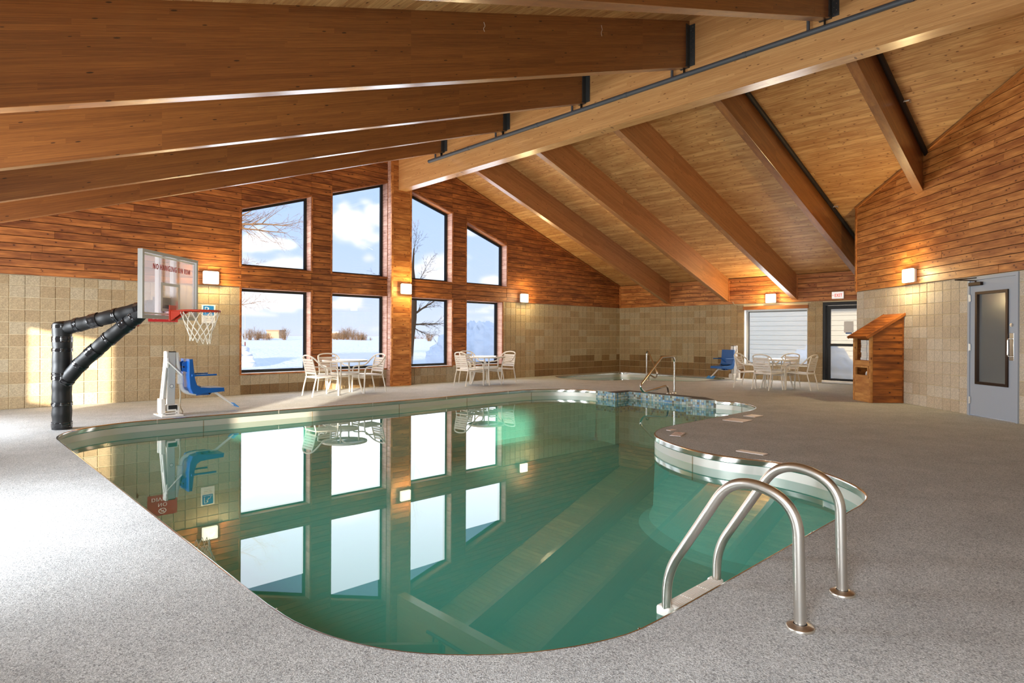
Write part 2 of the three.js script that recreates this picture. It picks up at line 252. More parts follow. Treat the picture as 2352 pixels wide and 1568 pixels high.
// masonry block: two scored halves on one body, edges eased
function blockGeo(w, h, scored = true) {
  const j = 0.009, e = 0.004, W = w - j, Hh = h - j, list = [];
  const cell = (x0, x1) => {
    const z1 = 0, z0 = -0.012, p = [[x0, -Hh / 2], [x1, -Hh / 2], [x1, Hh / 2], [x0, Hh / 2]], q = [[x0 + e, -Hh / 2 + e], [x1 - e, -Hh / 2 + e], [x1 - e, Hh / 2 - e], [x0 + e, Hh / 2 - e]], pos = [], uv = [];
    const put = (a, z) => { pos.push(a[0], a[1], z); uv.push(a[0] / 0.4, a[1] / 0.4); };
    put(q[0], z1); put(q[1], z1); put(q[2], z1); put(q[0], z1); put(q[2], z1); put(q[3], z1);
    for (let i = 0; i < 4; i++) { const k = (i + 1) % 4; put(p[i], z1 - e); put(p[k], z1 - e); put(q[k], z1); put(p[i], z1 - e); put(q[k], z1); put(q[i], z1); put(p[i], z0); put(p[k], z0); put(p[k], z1 - e); put(p[i], z0); put(p[k], z1 - e); put(p[i], z1 - e); }
    const g = new THREE.BufferGeometry(); g.setAttribute('position', new THREE.Float32BufferAttribute(pos, 3)); g.setAttribute('uv', new THREE.Float32BufferAttribute(uv, 2)); g.computeVertexNormals(); return g;
  };
  if (scored && w > 0.3) { const s = 0.0035; list.push(cell(-W / 2, -s)); list.push(cell(s, W / 2)); const g = new THREE.PlaneGeometry(0.0076, Hh).translate(0, 0, -0.0108); list.push(g); } else list.push(cell(-W / 2, W / 2));
  return merge(list);
}
const blockCache = new Map();
function blockOf(w, h) { const k = w.toFixed(3) + '_' + h.toFixed(3); if (!blockCache.has(k)) { const v = []; for (let i = 0; i < 3; i++) { const g = blockGeo(w, h); const uv = g.attributes.uv; const a = rnd(), b = rnd(); for (let n = 0; n < uv.count; n++) uv.setXY(n, uv.getX(n) + a, uv.getY(n) + b); v.push(g); } blockCache.set(k, v); } return pick(blockCache.get(k)); }
// courses from the floor up to the timber; holes are [u0, v0, u1, v1]; origin: where a mortar joint lies
function blockField(parent, u0, u1, origin, holes, mats, damp = () => false, v0 = 0, v1 = WOOD - 0.004) {
  for (let r = 0; r * U < v1 - 0.03; r++) {
    const a = Math.max(v0, r * U), b = Math.min(v1, (r + 1) * U); if (b - a < 0.05) continue;
    for (let k = Math.floor((u0 - origin) / (2 * U)); origin + k * 2 * U < u1 - 0.001; k++) {
      let parts = [[Math.max(u0, origin + k * 2 * U), Math.min(u1, origin + (k + 1) * 2 * U)]];
      for (const [h0, g0, h1, g1] of holes) if (b > g0 + 0.03 && a < g1 - 0.03) parts = parts.flatMap(([p, q]) => (q <= h0 || p >= h1 ? [[p, q]] : [[p, h0], [h1, q]].filter(([s, t]) => t - s > 0.03)));
      for (const [p, q] of parts) { if (q - p < 0.035) continue; const c = (p + q) / 2, m = part('block', blockOf(q - p, b - a), pick(damp(c, (a + b) / 2) ? dampMats : mats), parent); m.position.set(c, (a + b) / 2, 0); }
    }
  }
}

// ------------------------------------------------------------------ pool outline (deck edge, seen from above: x, z)
function arc(cx, cz, r, a0, a1, n = 10) { const o = []; for (let i = 0; i <= n; i++) { const a = lerp(a0, a1, i / n) * Math.PI / 180; o.push([cx + r * Math.cos(a), cz + r * Math.sin(a)]); } return o; }
function smooth(pts, n) { const c = new THREE.CatmullRomCurve3(pts.map((p) => V(p[0], 0, p[1])), false, 'centripetal'); return c.getSpacedPoints(n).map((p) => [p.x, p.z]); }
function dense(poly, step = 0.12) { const out = []; for (let i = 0; i < poly.length; i++) { const a = poly[i], b = poly[(i + 1) % poly.length], L = Math.hypot(b[0] - a[0], b[1] - a[1]); if (L < 1e-5) continue; const n = Math.max(1, Math.round(L / step)); for (let k = 0; k < n; k++) out.push([lerp(a[0], b[0], k / n), lerp(a[1], b[1], k / n)]); } return out; }
const farEdge = [...arc(1.25, 4.03, 1.13, 180, 270, 14), ...smooth([[1.9, 2.9], [3.3, 2.95], [5.1, 3.02], [6.4, 3.0], [7.6, 2.93]], 14), ...arc(8.72, 4.2, 1.27, 275, 358, 14)];
const alcove = [[9.98, 4.44], [9.84, 4.80], [10.33, 4.80], [10.16, 6.46], [9.93, 6.46], [9.95, 6.88]];
const farCove = smooth([[10.02, 7.05], [10.04, 7.42], [9.87, 7.74], [9.56, 8.03], [9.3, 8.16], [8.86, 8.23], [8.17, 8.26]], 16);
const nose = smooth([[6.5, 8.27], [6.15, 8.31], [5.84, 8.42], [5.6, 8.57], [5.4, 8.78], [5.2, 9.07], [5.05, 9.4], [4.98, 9.7], [5.0, 9.98], [5.06, 10.24], [5.02, 10.52], [4.91, 10.8], [4.72, 11.04], [4.5, 11.23], [4.25, 11.35], [3.97, 11.39]], 44);
const nearArc = smooth([[1.35, 11.39], [1.12, 11.375], [0.9, 11.305], [0.67, 11.18], [0.48, 11.02], [0.33, 10.84], [0.21, 10.6], [0.14, 10.33], [0.12, 10.05]], 24);
const poolRing = [...farEdge, ...alcove, ...farCove, ...nose, ...nearArc];
const spaRing = smooth([[12.9, 0.28], [12.55, 0.75], [12.42, 1.4], [12.48, 2.0], [12.8, 2.42], [13.4, 2.62], [13.65, 3.05], [13.92, 3.7], [14.15, 4.12], [14.75, 4.22], [15.6, 4.26], [16.05, 4.15], [16.3, 3.8]], 50).concat([[16.34, 3.5], [16.34, 0.55], [16.2, 0.26]]);
const WATER = -0.155;

// ------------------------------------------------------------------ floor
{
  const ring = (p) => p.map(([x, z]) => [x, -z]);
  const outer = [[XL - 0.3, 0.3], [XR + 0.3, 0.3], [XR + 0.3, -8.9], [13.6, -8.9], [diagX(S1) + 0.2, -diagZ(S1) - 0.3], [XL - 0.3, -ZB - 0.3]];
  const g = slab(outer, [ring(poolRing), ring(spaRing)], -0.12, 0); g.rotateX(-Math.PI / 2);
  const f = single('floor', g, M.floor, 'pebbled grey resin pool deck with fine light and dark grains', 'floor', undefined, 'structure');
}

// ------------------------------------------------------------------ gable wall with eight windows (z = 0, faces the room)
const TOPS = { 1: [3.80, 4.29], 2: [4.46, 4.93], 3: [4.87, 4.47], 4: [4.31, 3.82] };
const WINX = { 1: [3.665, 5.165], 2: [5.66, 7.115], 3: [7.70, 9.105], 4: [9.595, 10.92] };
const upperTop = (k, x) => { const [a, b] = WINX[k], [p, q] = TOPS[k]; return lerp(p, q, (x - a) / (b - a)); };
const WX4U = 11.09;  // the outer upper window is a little wider than the pane under it
WINX['4u'] = [9.595, WX4U]; TOPS['4u'] = TOPS[4];
const upperPoly = (k) => { const [a, b] = k === 4 ? WINX['4u'] : WINX[k], [p, q] = TOPS[k]; return [[a, 2.63], [b, 2.63], [b, q], [a, p]]; };
const lowerPoly = (k) => rect(WINX[k][0], 0.435, WINX[k][1], 2.19);
const gable = thing('wall_far', 'gable wall of stained horizontal boards above tan masonry blocks, pierced by tall windows', 'wall', [0, 0, 0], 0, undefined, 'structure');
{
  const low = slab(rect(XL - 0.3, -0.3, XR + 0.3, WOOD), [1, 2, 3, 4].map(lowerPoly), -0.33, -0.012);
  part('mortar_bed', low, M.mortar, gable);
  const up = slab([[XL - 0.3, WOOD], [XR + 0.3, WOOD], [XR + 0.3, roofY(XR + 0.3) + 0.05], [RIDGE, roofY(RIDGE) + 0.05], [XL - 0.3, roofY(XL - 0.3) + 0.05]], [1, 2, 3, 4].map(upperPoly), -0.33, -0.012);
  part('sheathing', up, M.groove, gable);
  for (const [a, b] of [[WINX[1][1], WINX[2][0]], [WINX[3][1], WINX[4][0]]]) part('sheathing', bx(b - a, WOOD - 0.435, 0.006, (a + b) / 2, (WOOD + 0.435) / 2, -0.0105), M.groove, gable);
  // masonry
  blockField(gable, -0.2032 * 2, WINX[1][0], 0, [], blockMats, () => false);
  part('plain_masonry', boxUV(bx(-0.4064 - XL, WOOD, 0.012, (XL - 0.4064) / 2, WOOD / 2, -0.006), 0.4), blockMats[0], gable);
  blockField(gable, WINX[1][0], 7.1, 0, [], blockMats, (x, y) => y < 0.15 && rnd() < 0.5, 0, 0.425);
  blockField(gable, 7.72, WINX[4][1], 0, [], blockMats, () => false, 0, 0.425);
  blockField(gable, WINX[4][1], XR, 11.475 - 2 * U * 2, [], blockMats, (x, y) => (y < 0.42 && x > 12.4) || (y < 0.62 && x > 13.6 && rnd() < 0.7));
  // boards, column by column, cut by the roof and by the sloping window heads
  const cols = [[XL, WINX[1][0]], [...WINX[1], 1], [WINX[1][1], WINX[2][0]], [...WINX[2], 2], [7.115, 7.70], [...WINX[3], 3], [WINX[3][1], WINX[4][0]], [...WINX['4u'], 4], [WX4U, XR]];
  const underRoof = (poly) => clipHalf(clipHalf(poly, (p) => EAVE + PITCH * (XR - p[0]) - 0.01 - p[1]), (p) => EAVE + PITCH * (p[0] - XL) - 0.01 - p[1]);
  const cutAt = [joints(XL, WINX[1][0], 1.2, 2.2), null, null, null, null, null, null, null, joints(WX4U, XR, 1.1, 2.1)];
  cols.forEach(([a, b, win], i) => {
    if (i === 4) return;                                      // behind the timber column
    boardRows(gable, M.cedar, WOOD, 6.05, 0.127, (y0, y1) => {
      const J = cutAt[i] ? joints(a, b, 1.1, 2.4) : [a, b], out = [];
      for (let j = 0; j < J.length - 1; j++) {
        let p = underRoof(rect(J[j] + 0.0015, y0, J[j + 1] - 0.0015, y1));
        if (win && y1 > 2.6) { if (y0 < 2.63) { out.push(underRoof(rect(J[j], y0, J[j + 1], Math.min(y1, 2.628)))); continue; } p = clipHalf(p, (q) => q[1] - upperTop(win === 4 ? '4u' : win, q[0])); }
        out.push(p);
      }
      return out;
    });
  });
  for (const i of [2, 6]) boardRows(gable, M.cedar, 0.435, WOOD, 0.127, (y0, y1) => [rect(cols[i][0], y0, cols[i][1], y1)]);
  // corner trim and rake moulding
  part('corner_trim', bx(0.045, roofY(XR) - WOOD, 0.045, XR - 0.022, (roofY(XR) + WOOD) / 2, 0.03), M.cedar, gable);
  for (const s of [-1, 1]) { const L = Math.hypot(XR - RIDGE, (XR - RIDGE) * PITCH), g = bx(L, 0.035, 0.03); g.rotateZ(-s * Math.atan(PITCH)); part('rake_moulding', g.translate(RIDGE + s * (XR - RIDGE) / 2, (roofY(RIDGE) + EAVE) / 2 - 0.03, 0.035), M.cedar, gable); }
}

// windows: pane, dark frame, boarded reveal, casing
const inset = (poly, d) => { const n = poly.length, c = []; for (let i = 0; i < n; i++) { const a = poly[(i + n - 1) % n], b = poly[i], e = poly[(i + 1) % n]; const n1 = V(-(b[1] - a[1]), b[0] - a[0], 0).normalize(), n2 = V(-(e[1] - b[1]), e[0] - b[0], 0).normalize(), k = d / (1 + n1.dot(n2)); c.push([b[0] + (n1.x + n2.x) * k, b[1] + (n1.y + n2.y) * k]); } return c; };
function ringGeo(outer, inner, w0, w1) { return slab(outer, [inner], w0, w1); }
let windowNo = 0;
function gableWindow(poly, paneMat, label, hasBoards, sillStone) {
  const w = thing(`window_${++windowNo}`, label, 'window', [0, 0, 0], 0, undefined, 'structure'); w.name = `window_${windowNo}`;
  part('pane', prism(inset(poly, 0.03), -0.232, -0.23), paneMat, w);
  part('frame', ringGeo(inset(poly, 0.002), inset(poly, 0.05), -0.27, -0.185), M.frameDark, w);
  part('gasket', ringGeo(inset(poly, 0.05), inset(poly, 0.062), -0.245, -0.205), M.frameBlack, w);
  const [x0, x1] = [poly[0][0], poly[1][0]], y0 = poly[0][1], yr = poly[2][1], yl = poly[3][1];
  if (hasBoards) {
    // reveal on the far side, in short boards; the near side and head as plain linings
    for (const [x, top, s] of [[x1, yr, -1], [x0, yl, 1]]) {
      const n = Math.ceil((top - y0) / 0.127);
      for (let k = 0; k < n; k++) { const a = y0 + k * 0.127, b = Math.min(top, a + 0.127) - 0.005; if (b - a < 0.02) continue; const g = bx(0.012, b - a, 0.205, x + s * 0.006, (a + b) / 2, -0.0825), strip = Math.floor(rnd() * 8), o = rnd(), q = g.attributes.position, uv = g.attributes.uv; for (let i = 0; i < q.count; i++) uv.setXY(i, q.getZ(i) / 2 + o, (strip + clamp((q.getY(i) - a) / 0.127, 0.03, 0.97)) / 8); part('jamb_board', g, M.litWood, w); }
    }
    const L = Math.hypot(x1 - x0, yr - yl), head = bx(L, 0.012, 0.205); head.rotateZ(Math.atan2(yr - yl, x1 - x0)); part('head_lining', boxUV(head.translate((x0 + x1) / 2, (yl + yr) / 2 - 0.006, -0.0825), 2, 0.1, 0.27), M.cedar, w);
    const cs = 0.03; // casing
    part('casing', ringGeo(inset(poly, -cs), inset(poly, 0.0), 0.018, 0.036), M.cedar, w);
  }
  if (sillStone) part('sill', rb(x1 - x0 + 0.01, 0.03, 0.24, (x0 + x1) / 2, 0.425, -0.09, 0.008), M.grey, w);
  else part('sill', bx(x1 - x0, 0.012, 0.205, (x0 + x1) / 2, y0 + 0.006, -0.0825), M.cedar, w);
  return w;
}
gableWindow(upperPoly(1), M.pane, 'tall sloping-topped window with bare tree branches behind it, above the window left of the round table', true, false);
gableWindow(upperPoly(2), M.pane, 'tall sloping-topped window beside the column, looking out on a large white cloud', true, false);
gableWindow(upperPoly(3), M.pane, 'tall window sloping down away from the timber column under the ridge beam', true, false);
gableWindow(upperPoly(4), M.pane, 'smaller sloping-topped window nearest the block corner by the spa', true, false);
gableWindow(lowerPoly(1), mistPane(1, (u) => 0.46 + 0.12 * u), 'misted lower window set in the block wall next to the blue and white lift sign', true, true);
gableWindow(lowerPoly(2), mistPane(4, (u) => 0.36 + 0.5 * sstep(0.7, 1.0, u)), 'lower window behind the round table, snow field and brown thicket outside', true, true);
gableWindow(lowerPoly(3), mistPane(7, (u) => 0.42 + 0.35 * sstep(0.5, 1.0, u)), 'lower window beside the timber column with a tree trunk and snow bank outside', true, true);
gableWindow(lowerPoly(4), mistPane(11, (u) => 0.42), 'lower window with a lumpy snow heap outside, next to the block wall', true, true);

// timber column that carries the ridge beam
const column = thing('timber_column', 'boarded timber column between the tall windows carrying the ridge beam', 'column', [0, 0, 0]);
{
  const x0 = 7.115, x1 = 7.695, z1 = 0.2, top = roofY(7.4) - 0.02;
  part('core', bx(x1 - x0 - 0.03, top, z1 + 0.19, (x0 + x1) / 2, top / 2, (z1 - 0.22) / 2), M.groove, column);
  for (let y = 0; y < top; y += 0.127) {
    const h = Math.min(0.127, top - y) - 0.006, st = Math.floor(rnd() * 8), o = rnd(); if (h < 0.03) continue;
    part('board', prism(rect(x0 + 0.05, y, x1 - 0.05, y + h), z1 - 0.02, z1 - 0.006, boardUV(st, o, y, 0.127)), M.amber, column);
    for (const [x, s] of [[x0, 1], [x1, -1]]) { const g = bx(0.014, h, z1 + 0.17, x + s * 0.008, y + h / 2, (z1 - 0.21) / 2), q = g.attributes.position, uv = g.attributes.uv, st2 = Math.floor(rnd() * 8), o2 = rnd(); for (let i = 0; i < q.count; i++) uv.setXY(i, q.getZ(i) / 2 + o2, (st2 + clamp((q.getY(i) - y) / 0.127, 0.03, 0.97)) / 8); part('board', g, s > 0 ? M.litWood : M.cedar, column); }  // left side takes the paler boards with the light painted in
  }
  for (const x of [x0 + 0.025, x1 - 0.025]) part('corner_trim', boxUV(bx(0.05, top, 0.05, x, top / 2, z1 - 0.022), 2, rnd(), 0.3), M.amber, column);
}

// ------------------------------------------------------------------ wall with the exit (x = 16.53, faces -x); local u = z, v = y, w = -x
const exitWall = thing('wall_right', 'tan block wall with a strip of boards under the rafters, beside the spa', 'wall', [XR, 0, 0], -Math.PI / 2, undefined, 'structure');
const EXIT_WIN = [4.49, 0.41, 6.30, 2.02], EXIT_DOOR = [6.69, 0, 7.72, 2.17];
{
  part('mortar_bed', slab(rect(-0.3, -0.3, 9.0, WOOD), [rect(...EXIT_WIN), rect(EXIT_DOOR[0], -0.3 + 0.02, EXIT_DOOR[2], EXIT_DOOR[3])], -0.33, -0.012), M.mortar, exitWall);
  part('sheathing', bx(9.3, 1.0, 0.3, 4.35, WOOD + 0.5, -0.162), M.groove, exitWall);
  blockField(exitWall, 0, 8.6, 0.4151, [[EXIT_WIN[0], EXIT_WIN[1], EXIT_WIN[2], EXIT_WIN[3] + 0.1], [EXIT_DOOR[0], 0, EXIT_DOOR[2], EXIT_DOOR[3] + 0.02]], blockMats, (z, y) => z < 4.3 && (y < 0.4 || (y < 0.62 && rnd() < 0.6)));
  boardRows(exitWall, M.amber, WOOD, 2.95, 0.127, (y0, y1) => { const J = joints(0.02, 8.6, 1.2, 2.6); return J.slice(1).map((b, i) => rect(J[i] + 0.0015, y0, b - 0.0015, y1)); });
  part('corner_trim', bx(0.05, EAVE - WOOD, 0.04, 0.03, (EAVE + WOOD) / 2, 0.03), M.amber, exitWall);
  part('eave_moulding', bx(8.6, 0.04, 0.035, 4.3, EAVE - 0.03, 0.035), M.amber, exitWall);
  part('lintel_board', rb(1.86, 0.1, 0.03, (EXIT_WIN[0] + EXIT_WIN[2]) / 2, 2.068, 0.012, 0.004), M.cedar, exitWall);
  part('conduit', bent([[4.15, 2.27, 0.03], [4.2, 2.19, 0.03], [4.35, 2.17, 0.03], [6.4, 2.17, 0.03]], [0.05, 0.05], 0.009), M.drip, exitWall);
}
{
  const w = thing('window_9', 'wide misted window in the block wall behind the white table, white siding outside', 'window', [XR, 0, 0], -Math.PI / 2, undefined, 'structure'); w.name = 'window_9';
  const p = rect(...EXIT_WIN);
  part('frame', ringGeo(inset(p, 0.002), inset(p, 0.05), -0.26, -0.17), M.grey, w); part('gasket', ringGeo(inset(p, 0.05), inset(p, 0.065), -0.23, -0.19), M.frameBlack, w);
  part('reveal', ringGeo(inset(p, 0.0), inset(p, 0.012), -0.17, -0.005), M.grey, w);
  part('pane', prism(inset(p, 0.03), -0.216, -0.214), MP({ color: new THREE.Color(0.42, 0.405, 0.38), roughness: 0.5, transmission: 1, thickness: 0, ior: 1.45 }), w);
}
{
  const d = thing('door_2', 'black framed glass exit door with a crossbar under the exit sign', 'door', [XR, 0, 0], -Math.PI / 2, undefined, 'structure'); d.name = 'door_2';
  const [a, , b, t] = EXIT_DOOR;
  part('frame', slab([[a, 0.005], [a, t], [b, t], [b, 0.005], [b - 0.07, 0.005], [b - 0.07, t - 0.09], [a + 0.07, t - 0.09], [a + 0.07, 0.005]], [], -0.2, -0.02), M.frameBlack, d);
  const leaf = rect(a + 0.075, 0.012, b - 0.075, t - 0.095);
  part('leaf_frame', slab(leaf, [rect(a + 0.17, 0.12, b - 0.17, 0.985), rect(a + 0.17, 1.055, b - 0.17, t - 0.19)], -0.14, -0.09), M.frameBlack, d);
  const gl = MP({ color: new THREE.Color(0.2, 0.2, 0.195), roughness: 0.7, roughnessMap: mistMap(21, () => 1.4, 1.4), transmission: 1, thickness: 0, ior: 1.45 });
  part('pane', prism(rect(a + 0.16, 0.11, b - 0.16, 0.995), -0.116, -0.114), gl, d); part('pane', prism(rect(a + 0.16, 1.045, b - 0.16, t - 0.18), -0.116, -0.114), gl, d);
  part('push_bar', rb(b - a - 0.3, 0.05, 0.05, (a + b) / 2, 1.02, -0.05, 0.015), M.frameDark, d);
  part('notice', rb(0.23, 0.3, 0.006, a + 0.62, 1.5, -0.1, 0.002), M.white, d); part('notice_band', bx(0.15, 0.035, 0.007, a + 0.62, 1.335, -0.0985), M.blue, d);
  part('threshold', rb(b - a - 0.15, 0.016, 0.14, (a + b) / 2, 0.008, -0.1, 0.004), M.brushed, d);
}

// ------------------------------------------------------------------ diagonal wall (local u = s, v = y, w towards the room)
const DT = -0.75 * Math.PI;
const DOOR1 = [1.824, 0, 2.835, 2.19];
const diag = thing('wall_diagonal', 'diagonal wall of honey-coloured knotty boards above masonry blocks coloured paler as if lit', 'wall', [DP.x, 0, DP.z], DT, undefined, 'structure');
{
  const topAt = (s) => roofY(diagX(s));
  const ridgeS = (DP.x - RIDGE) / 0.70711;
  part('mortar_bed', slab([[S0, -0.2], [S1, -0.2], [S1, WOOD], [S0, WOOD]], [rect(DOOR1[0], -0.18, DOOR1[2], WOOD - 0.01)], -0.3, -0.012), M.mortar, diag);
  part('sheathing', slab([[S0, WOOD], [S1, WOOD], [S1, topAt(S1) + 0.05], [ridgeS, topAt(ridgeS) + 0.05], [S0, topAt(S0) + 0.05]], [], -0.3, -0.012), M.groove, diag);
  blockField(diag, S0, 4.2, 0, [[DOOR1[0], 0, DOOR1[2], 2.3]], litBlockMats);
  part('plain_masonry', bx(S1 - 4.2, WOOD, 0.012, (S1 + 4.2) / 2, WOOD / 2, -0.006), litBlockMats[0], diag);
  const under = (poly) => clipHalf(clipHalf(poly, (p) => EAVE + PITCH * (XR - diagX(p[0])) - 0.01 - p[1]), (p) => EAVE + PITCH * (diagX(p[0]) - XL) - 0.01 - p[1]);
  boardRows(diag, M.amber, WOOD, 6.02, 0.127, (y0, y1) => { const J = joints(S0 + 0.01, 5.2, 1.8, 3.6); return J.slice(1).map((b, i) => under(rect(J[i] + 0.0015, y0, b - 0.0015, y1))); });
  part('corner_trim', boxUV(bx(0.05, topAt(S0) - WOOD, 0.07, S0 + 0.012, (topAt(S0) + WOOD) / 2, 0.0), 2), M.amber, diag);
  const L = Math.hypot(7, 7 * 0.70711 * PITCH), g = bx(L, 0.04, 0.035); g.rotateZ(Math.atan(0.70711 * PITCH)); part('rake_moulding', g.translate(S0 + 3.5, (topAt(S0) + topAt(S0) + 7 * 0.70711 * PITCH) / 2 - 0.035, 0.035), M.amber, diag);
}
single('wall_return', bx(3.4, 4.4, 0.25, 15.1, 2.2, 8.66), M.plain, 'plain return wall behind the corner of the diagonal wall', 'wall', undefined, 'structure');

// ------------------------------------------------------------------ left-hand wall with three windows (x = -1.67, behind the camera's shoulder) and rear gable
const LW = [[1.87, 3.2], [6.98, 8.46], [12.18, 13.55]], LWY = [0.5, 1.83];
const leftWall = thing('wall_left', 'block wall with three plain windows that let in the low sun', 'wall', [XL, 0, 0], Math.PI / 2, undefined, 'structure');   // local u = -z, w = +x
part('masonry', slab(rect(-ZB - 0.3, -0.3, 0.3, EAVE + 0.1), LW.map(([a, b]) => rect(-b, LWY[0], -a, LWY[1])), -0.2, 0), blockMats[1], leftWall);
LW.forEach(([a, b], i) => {
  const w = thing('window_' + (10 + i), 'clear window in the left-hand block wall', 'window', [XL, 0, 0], Math.PI / 2, 'windows of the left-hand wall', 'structure'); w.name = 'window_' + (10 + i);
  const p = rect(-b, LWY[0], -a, LWY[1]); part('frame', ringGeo(inset(p, 0.002), inset(p, 0.045), -0.16, -0.1), M.frameDark, w); part('pane', prism(inset(p, 0.03), -0.131, -0.13), M.clearPane, w);
});
const rear = thing('wall_rear', 'plain closed rear gable wall', 'wall', [0, 0, ZB], Math.PI, undefined, 'structure');   // local u = -x, w = -z
part('masonry', slab([[-6.2, -0.3], [-XL + 0.3, -0.3], [-XL + 0.3, roofY(XL - 0.3) + 0.05], [-6.2, roofY(6.2) + 0.05]], [], -0.3, 0), M.plain, rear);

// ------------------------------------------------------------------ roof: tongue-and-groove decking on rafters
const SL = Math.hypot(1, PITCH), CA = 1 / SL, SA = PITCH / SL;
function slopeFrame(side, g) { // u along z, v up the slope from the eave, w down into the room
  const m = new THREE.Matrix4();
  if (side > 0) m.makeBasis(V(0, 0, 1), V(-CA, SA, 0), V(-SA, -CA, 0)).setPosition(XR, EAVE, 0); else m.makeBasis(V(0, 0, -1), V(CA, SA, 0), V(SA, -CA, 0)).setPosition(XL, EAVE, 0);
  m.decompose(g.position, g.quaternion, g.scale);
}
for (const side of [1, -1]) {
  const c = thing('ceiling', side > 0 ? 'sloping ceiling of honey-coloured boards on the spa side of the ridge beam' : 'sloping ceiling of honey-coloured boards above the left-hand rafters', 'ceiling', [0, 0, 0], 0, undefined, 'structure'); slopeFrame(side, c);
  const len = (XR - RIDGE) * SL, z = (a, b) => (side > 0 ? [a, b] : [-b, -a]);
  part('roof_deck', bx(ZB + 0.7, len + 0.5, 0.12, side * ZB / 2, len / 2 - 0.22, -0.08), M.groove, c);
  const rw = 0.1365, rows = Math.ceil(len / rw);
  for (let r = 0; r < rows; r++) {
    const v0 = r * rw, v1 = Math.min(len, v0 + rw) - 0.007, J = joints(0, side > 0 ? 14.5 : ZB, 3.2, 5.6);
    for (let j = 0; j < J.length - 1; j++) {
      const [a, b] = z(J[j] + 0.001, J[j + 1] - 0.001), st = Math.floor(rnd() * 8), o = rnd();
      part('ceiling_board', prism(rect(a, v0, b, v1), -0.02, rr(-0.001, 0.0005), (x, y) => [x / 2 + o, (st + clamp((y - v0) / rw, 0.02, 0.98)) / 8]), M.deckWood, c);
    }
  }
}
// ridge beam
{
  const x0 = 7.31, x1 = 7.545, yb = 4.75, yt = roofY(7.4), z0 = 0.195, z1 = 14.35, g = bx(x1 - x0, yt - yb, z1 - z0, (x0 + x1) / 2, (yb + yt) / 2, (z0 + z1) / 2);
  const q = g.attributes.position, n = g.attributes.normal, uv = g.attributes.uv; for (let i = 0; i < q.count; i++) uv.setXY(i, q.getZ(i) / 4, Math.abs(n.getX(i)) > 0.5 ? (q.getY(i) - yb) / 0.64 : (q.getX(i) - x0) / 8 + 0.02);
  single('ridge_beam', g, M.lamHoney, 'long deep glulam ridge beam with a grey pipe fixed along its side', 'beam');
}
// rafters: sloping glulam beams; the near (+z) face lies at the bay lines
function rafter(side, zFace, xEnd, mat, label, group) {
  const x0 = side > 0 ? 7.545 : 7.31, d = 0.69, wd = 0.13, dx = Math.abs(xEnd - x0), yb0 = roofY(x0) - d, pts = [[0, yb0], [dx, yb0 - PITCH * dx], [dx, yb0 - PITCH * dx + d], [0, yb0 + d]];
  const s = new THREE.Shape(pts.map(([a, b]) => new THREE.Vector2(side * a, b))), g = new THREE.ExtrudeGeometry(s, { depth: wd, bevelEnabled: true, bevelSize: 0.004, bevelThickness: 0.004, bevelSegments: 1 });
  const q = g.attributes.position, n = g.attributes.normal, uv = g.attributes.uv, o = rnd(), ov = rnd(); for (let i = 0; i < q.count; i++) { const a = Math.abs(q.getX(i)), below = yb0 - PITCH * a, flat = Math.abs(n.getZ(i)) < 0.5; uv.setXY(i, a * SL / 4 + o, flat ? 0.03 + q.getZ(i) / 8 : (q.getY(i) - below) / 0.66 + ov); }
  g.translate(x0, 0, zFace - wd);
  return single('rafter', g, mat, label, 'rafter', group);
}
const leftLabels = ['brown glulam rafter nearest the gable windows, sloping down left of the ridge beam', 'brown glulam rafter second from the gable windows, sloping down left of the ridge beam', 'broad brown glulam rafter third from the gable windows on the left of the ridge', 'deepest-looking brown glulam rafter with a white thread hanging on it, left of the ridge', 'glulam rafter at the top edge, fifth from the gable windows, left of the ridge'];
for (let k = 1; k <= 7; k++) rafter(-1, BAY * k, XL, M.lamBrown, leftLabels[k - 1] ?? (k === 6 ? 'brown glulam rafter sixth from the gable windows, left of the ridge' : 'brown glulam rafter seventh from the gable windows, left of the ridge'), 'rafters left of the ridge beam');
const rightLabels = ['glulam rafter nearest the gable windows, falling to the block wall by the spa', 'glulam rafter falling to the boards above the rear rail of the spa', 'glulam rafter ending between the wall lamp and the exit sign', 'orange glulam rafter with a black pipe along it, ending behind the corner trim', 'orange glulam rafter with a black pipe, ending on the diagonal board wall'];
for (let k = 1; k <= 5; k++) rafter(1, BAY * k, k < 5 ? XR : diagX(0.64) + 0.02, k < 4 ? M.lamMid : M.lamBrown, rightLabels[k - 1], 'rafters right of the ridge beam');
// rafter trims at the wall ends
for (let k = 1; k <= 3; k++) { const z = BAY * k; part('rafter_trim', merge([bx(0.03, 0.7, 0.025, 0, 0, 0), bx(0.03, 0.025, 0.17, 0, -0.35, -0.07)]).translate(XR - 0.03, EAVE - 0.335, z + 0.014), M.amber, scene).name = 'trim_' + k; }
for (const o of scene.children) if (/^trim_\d/.test(o.name)) tag(o, 'thin wooden trim round the end of a rafter on the exit wall', 'trim', 'rafter end trims', 'structure');
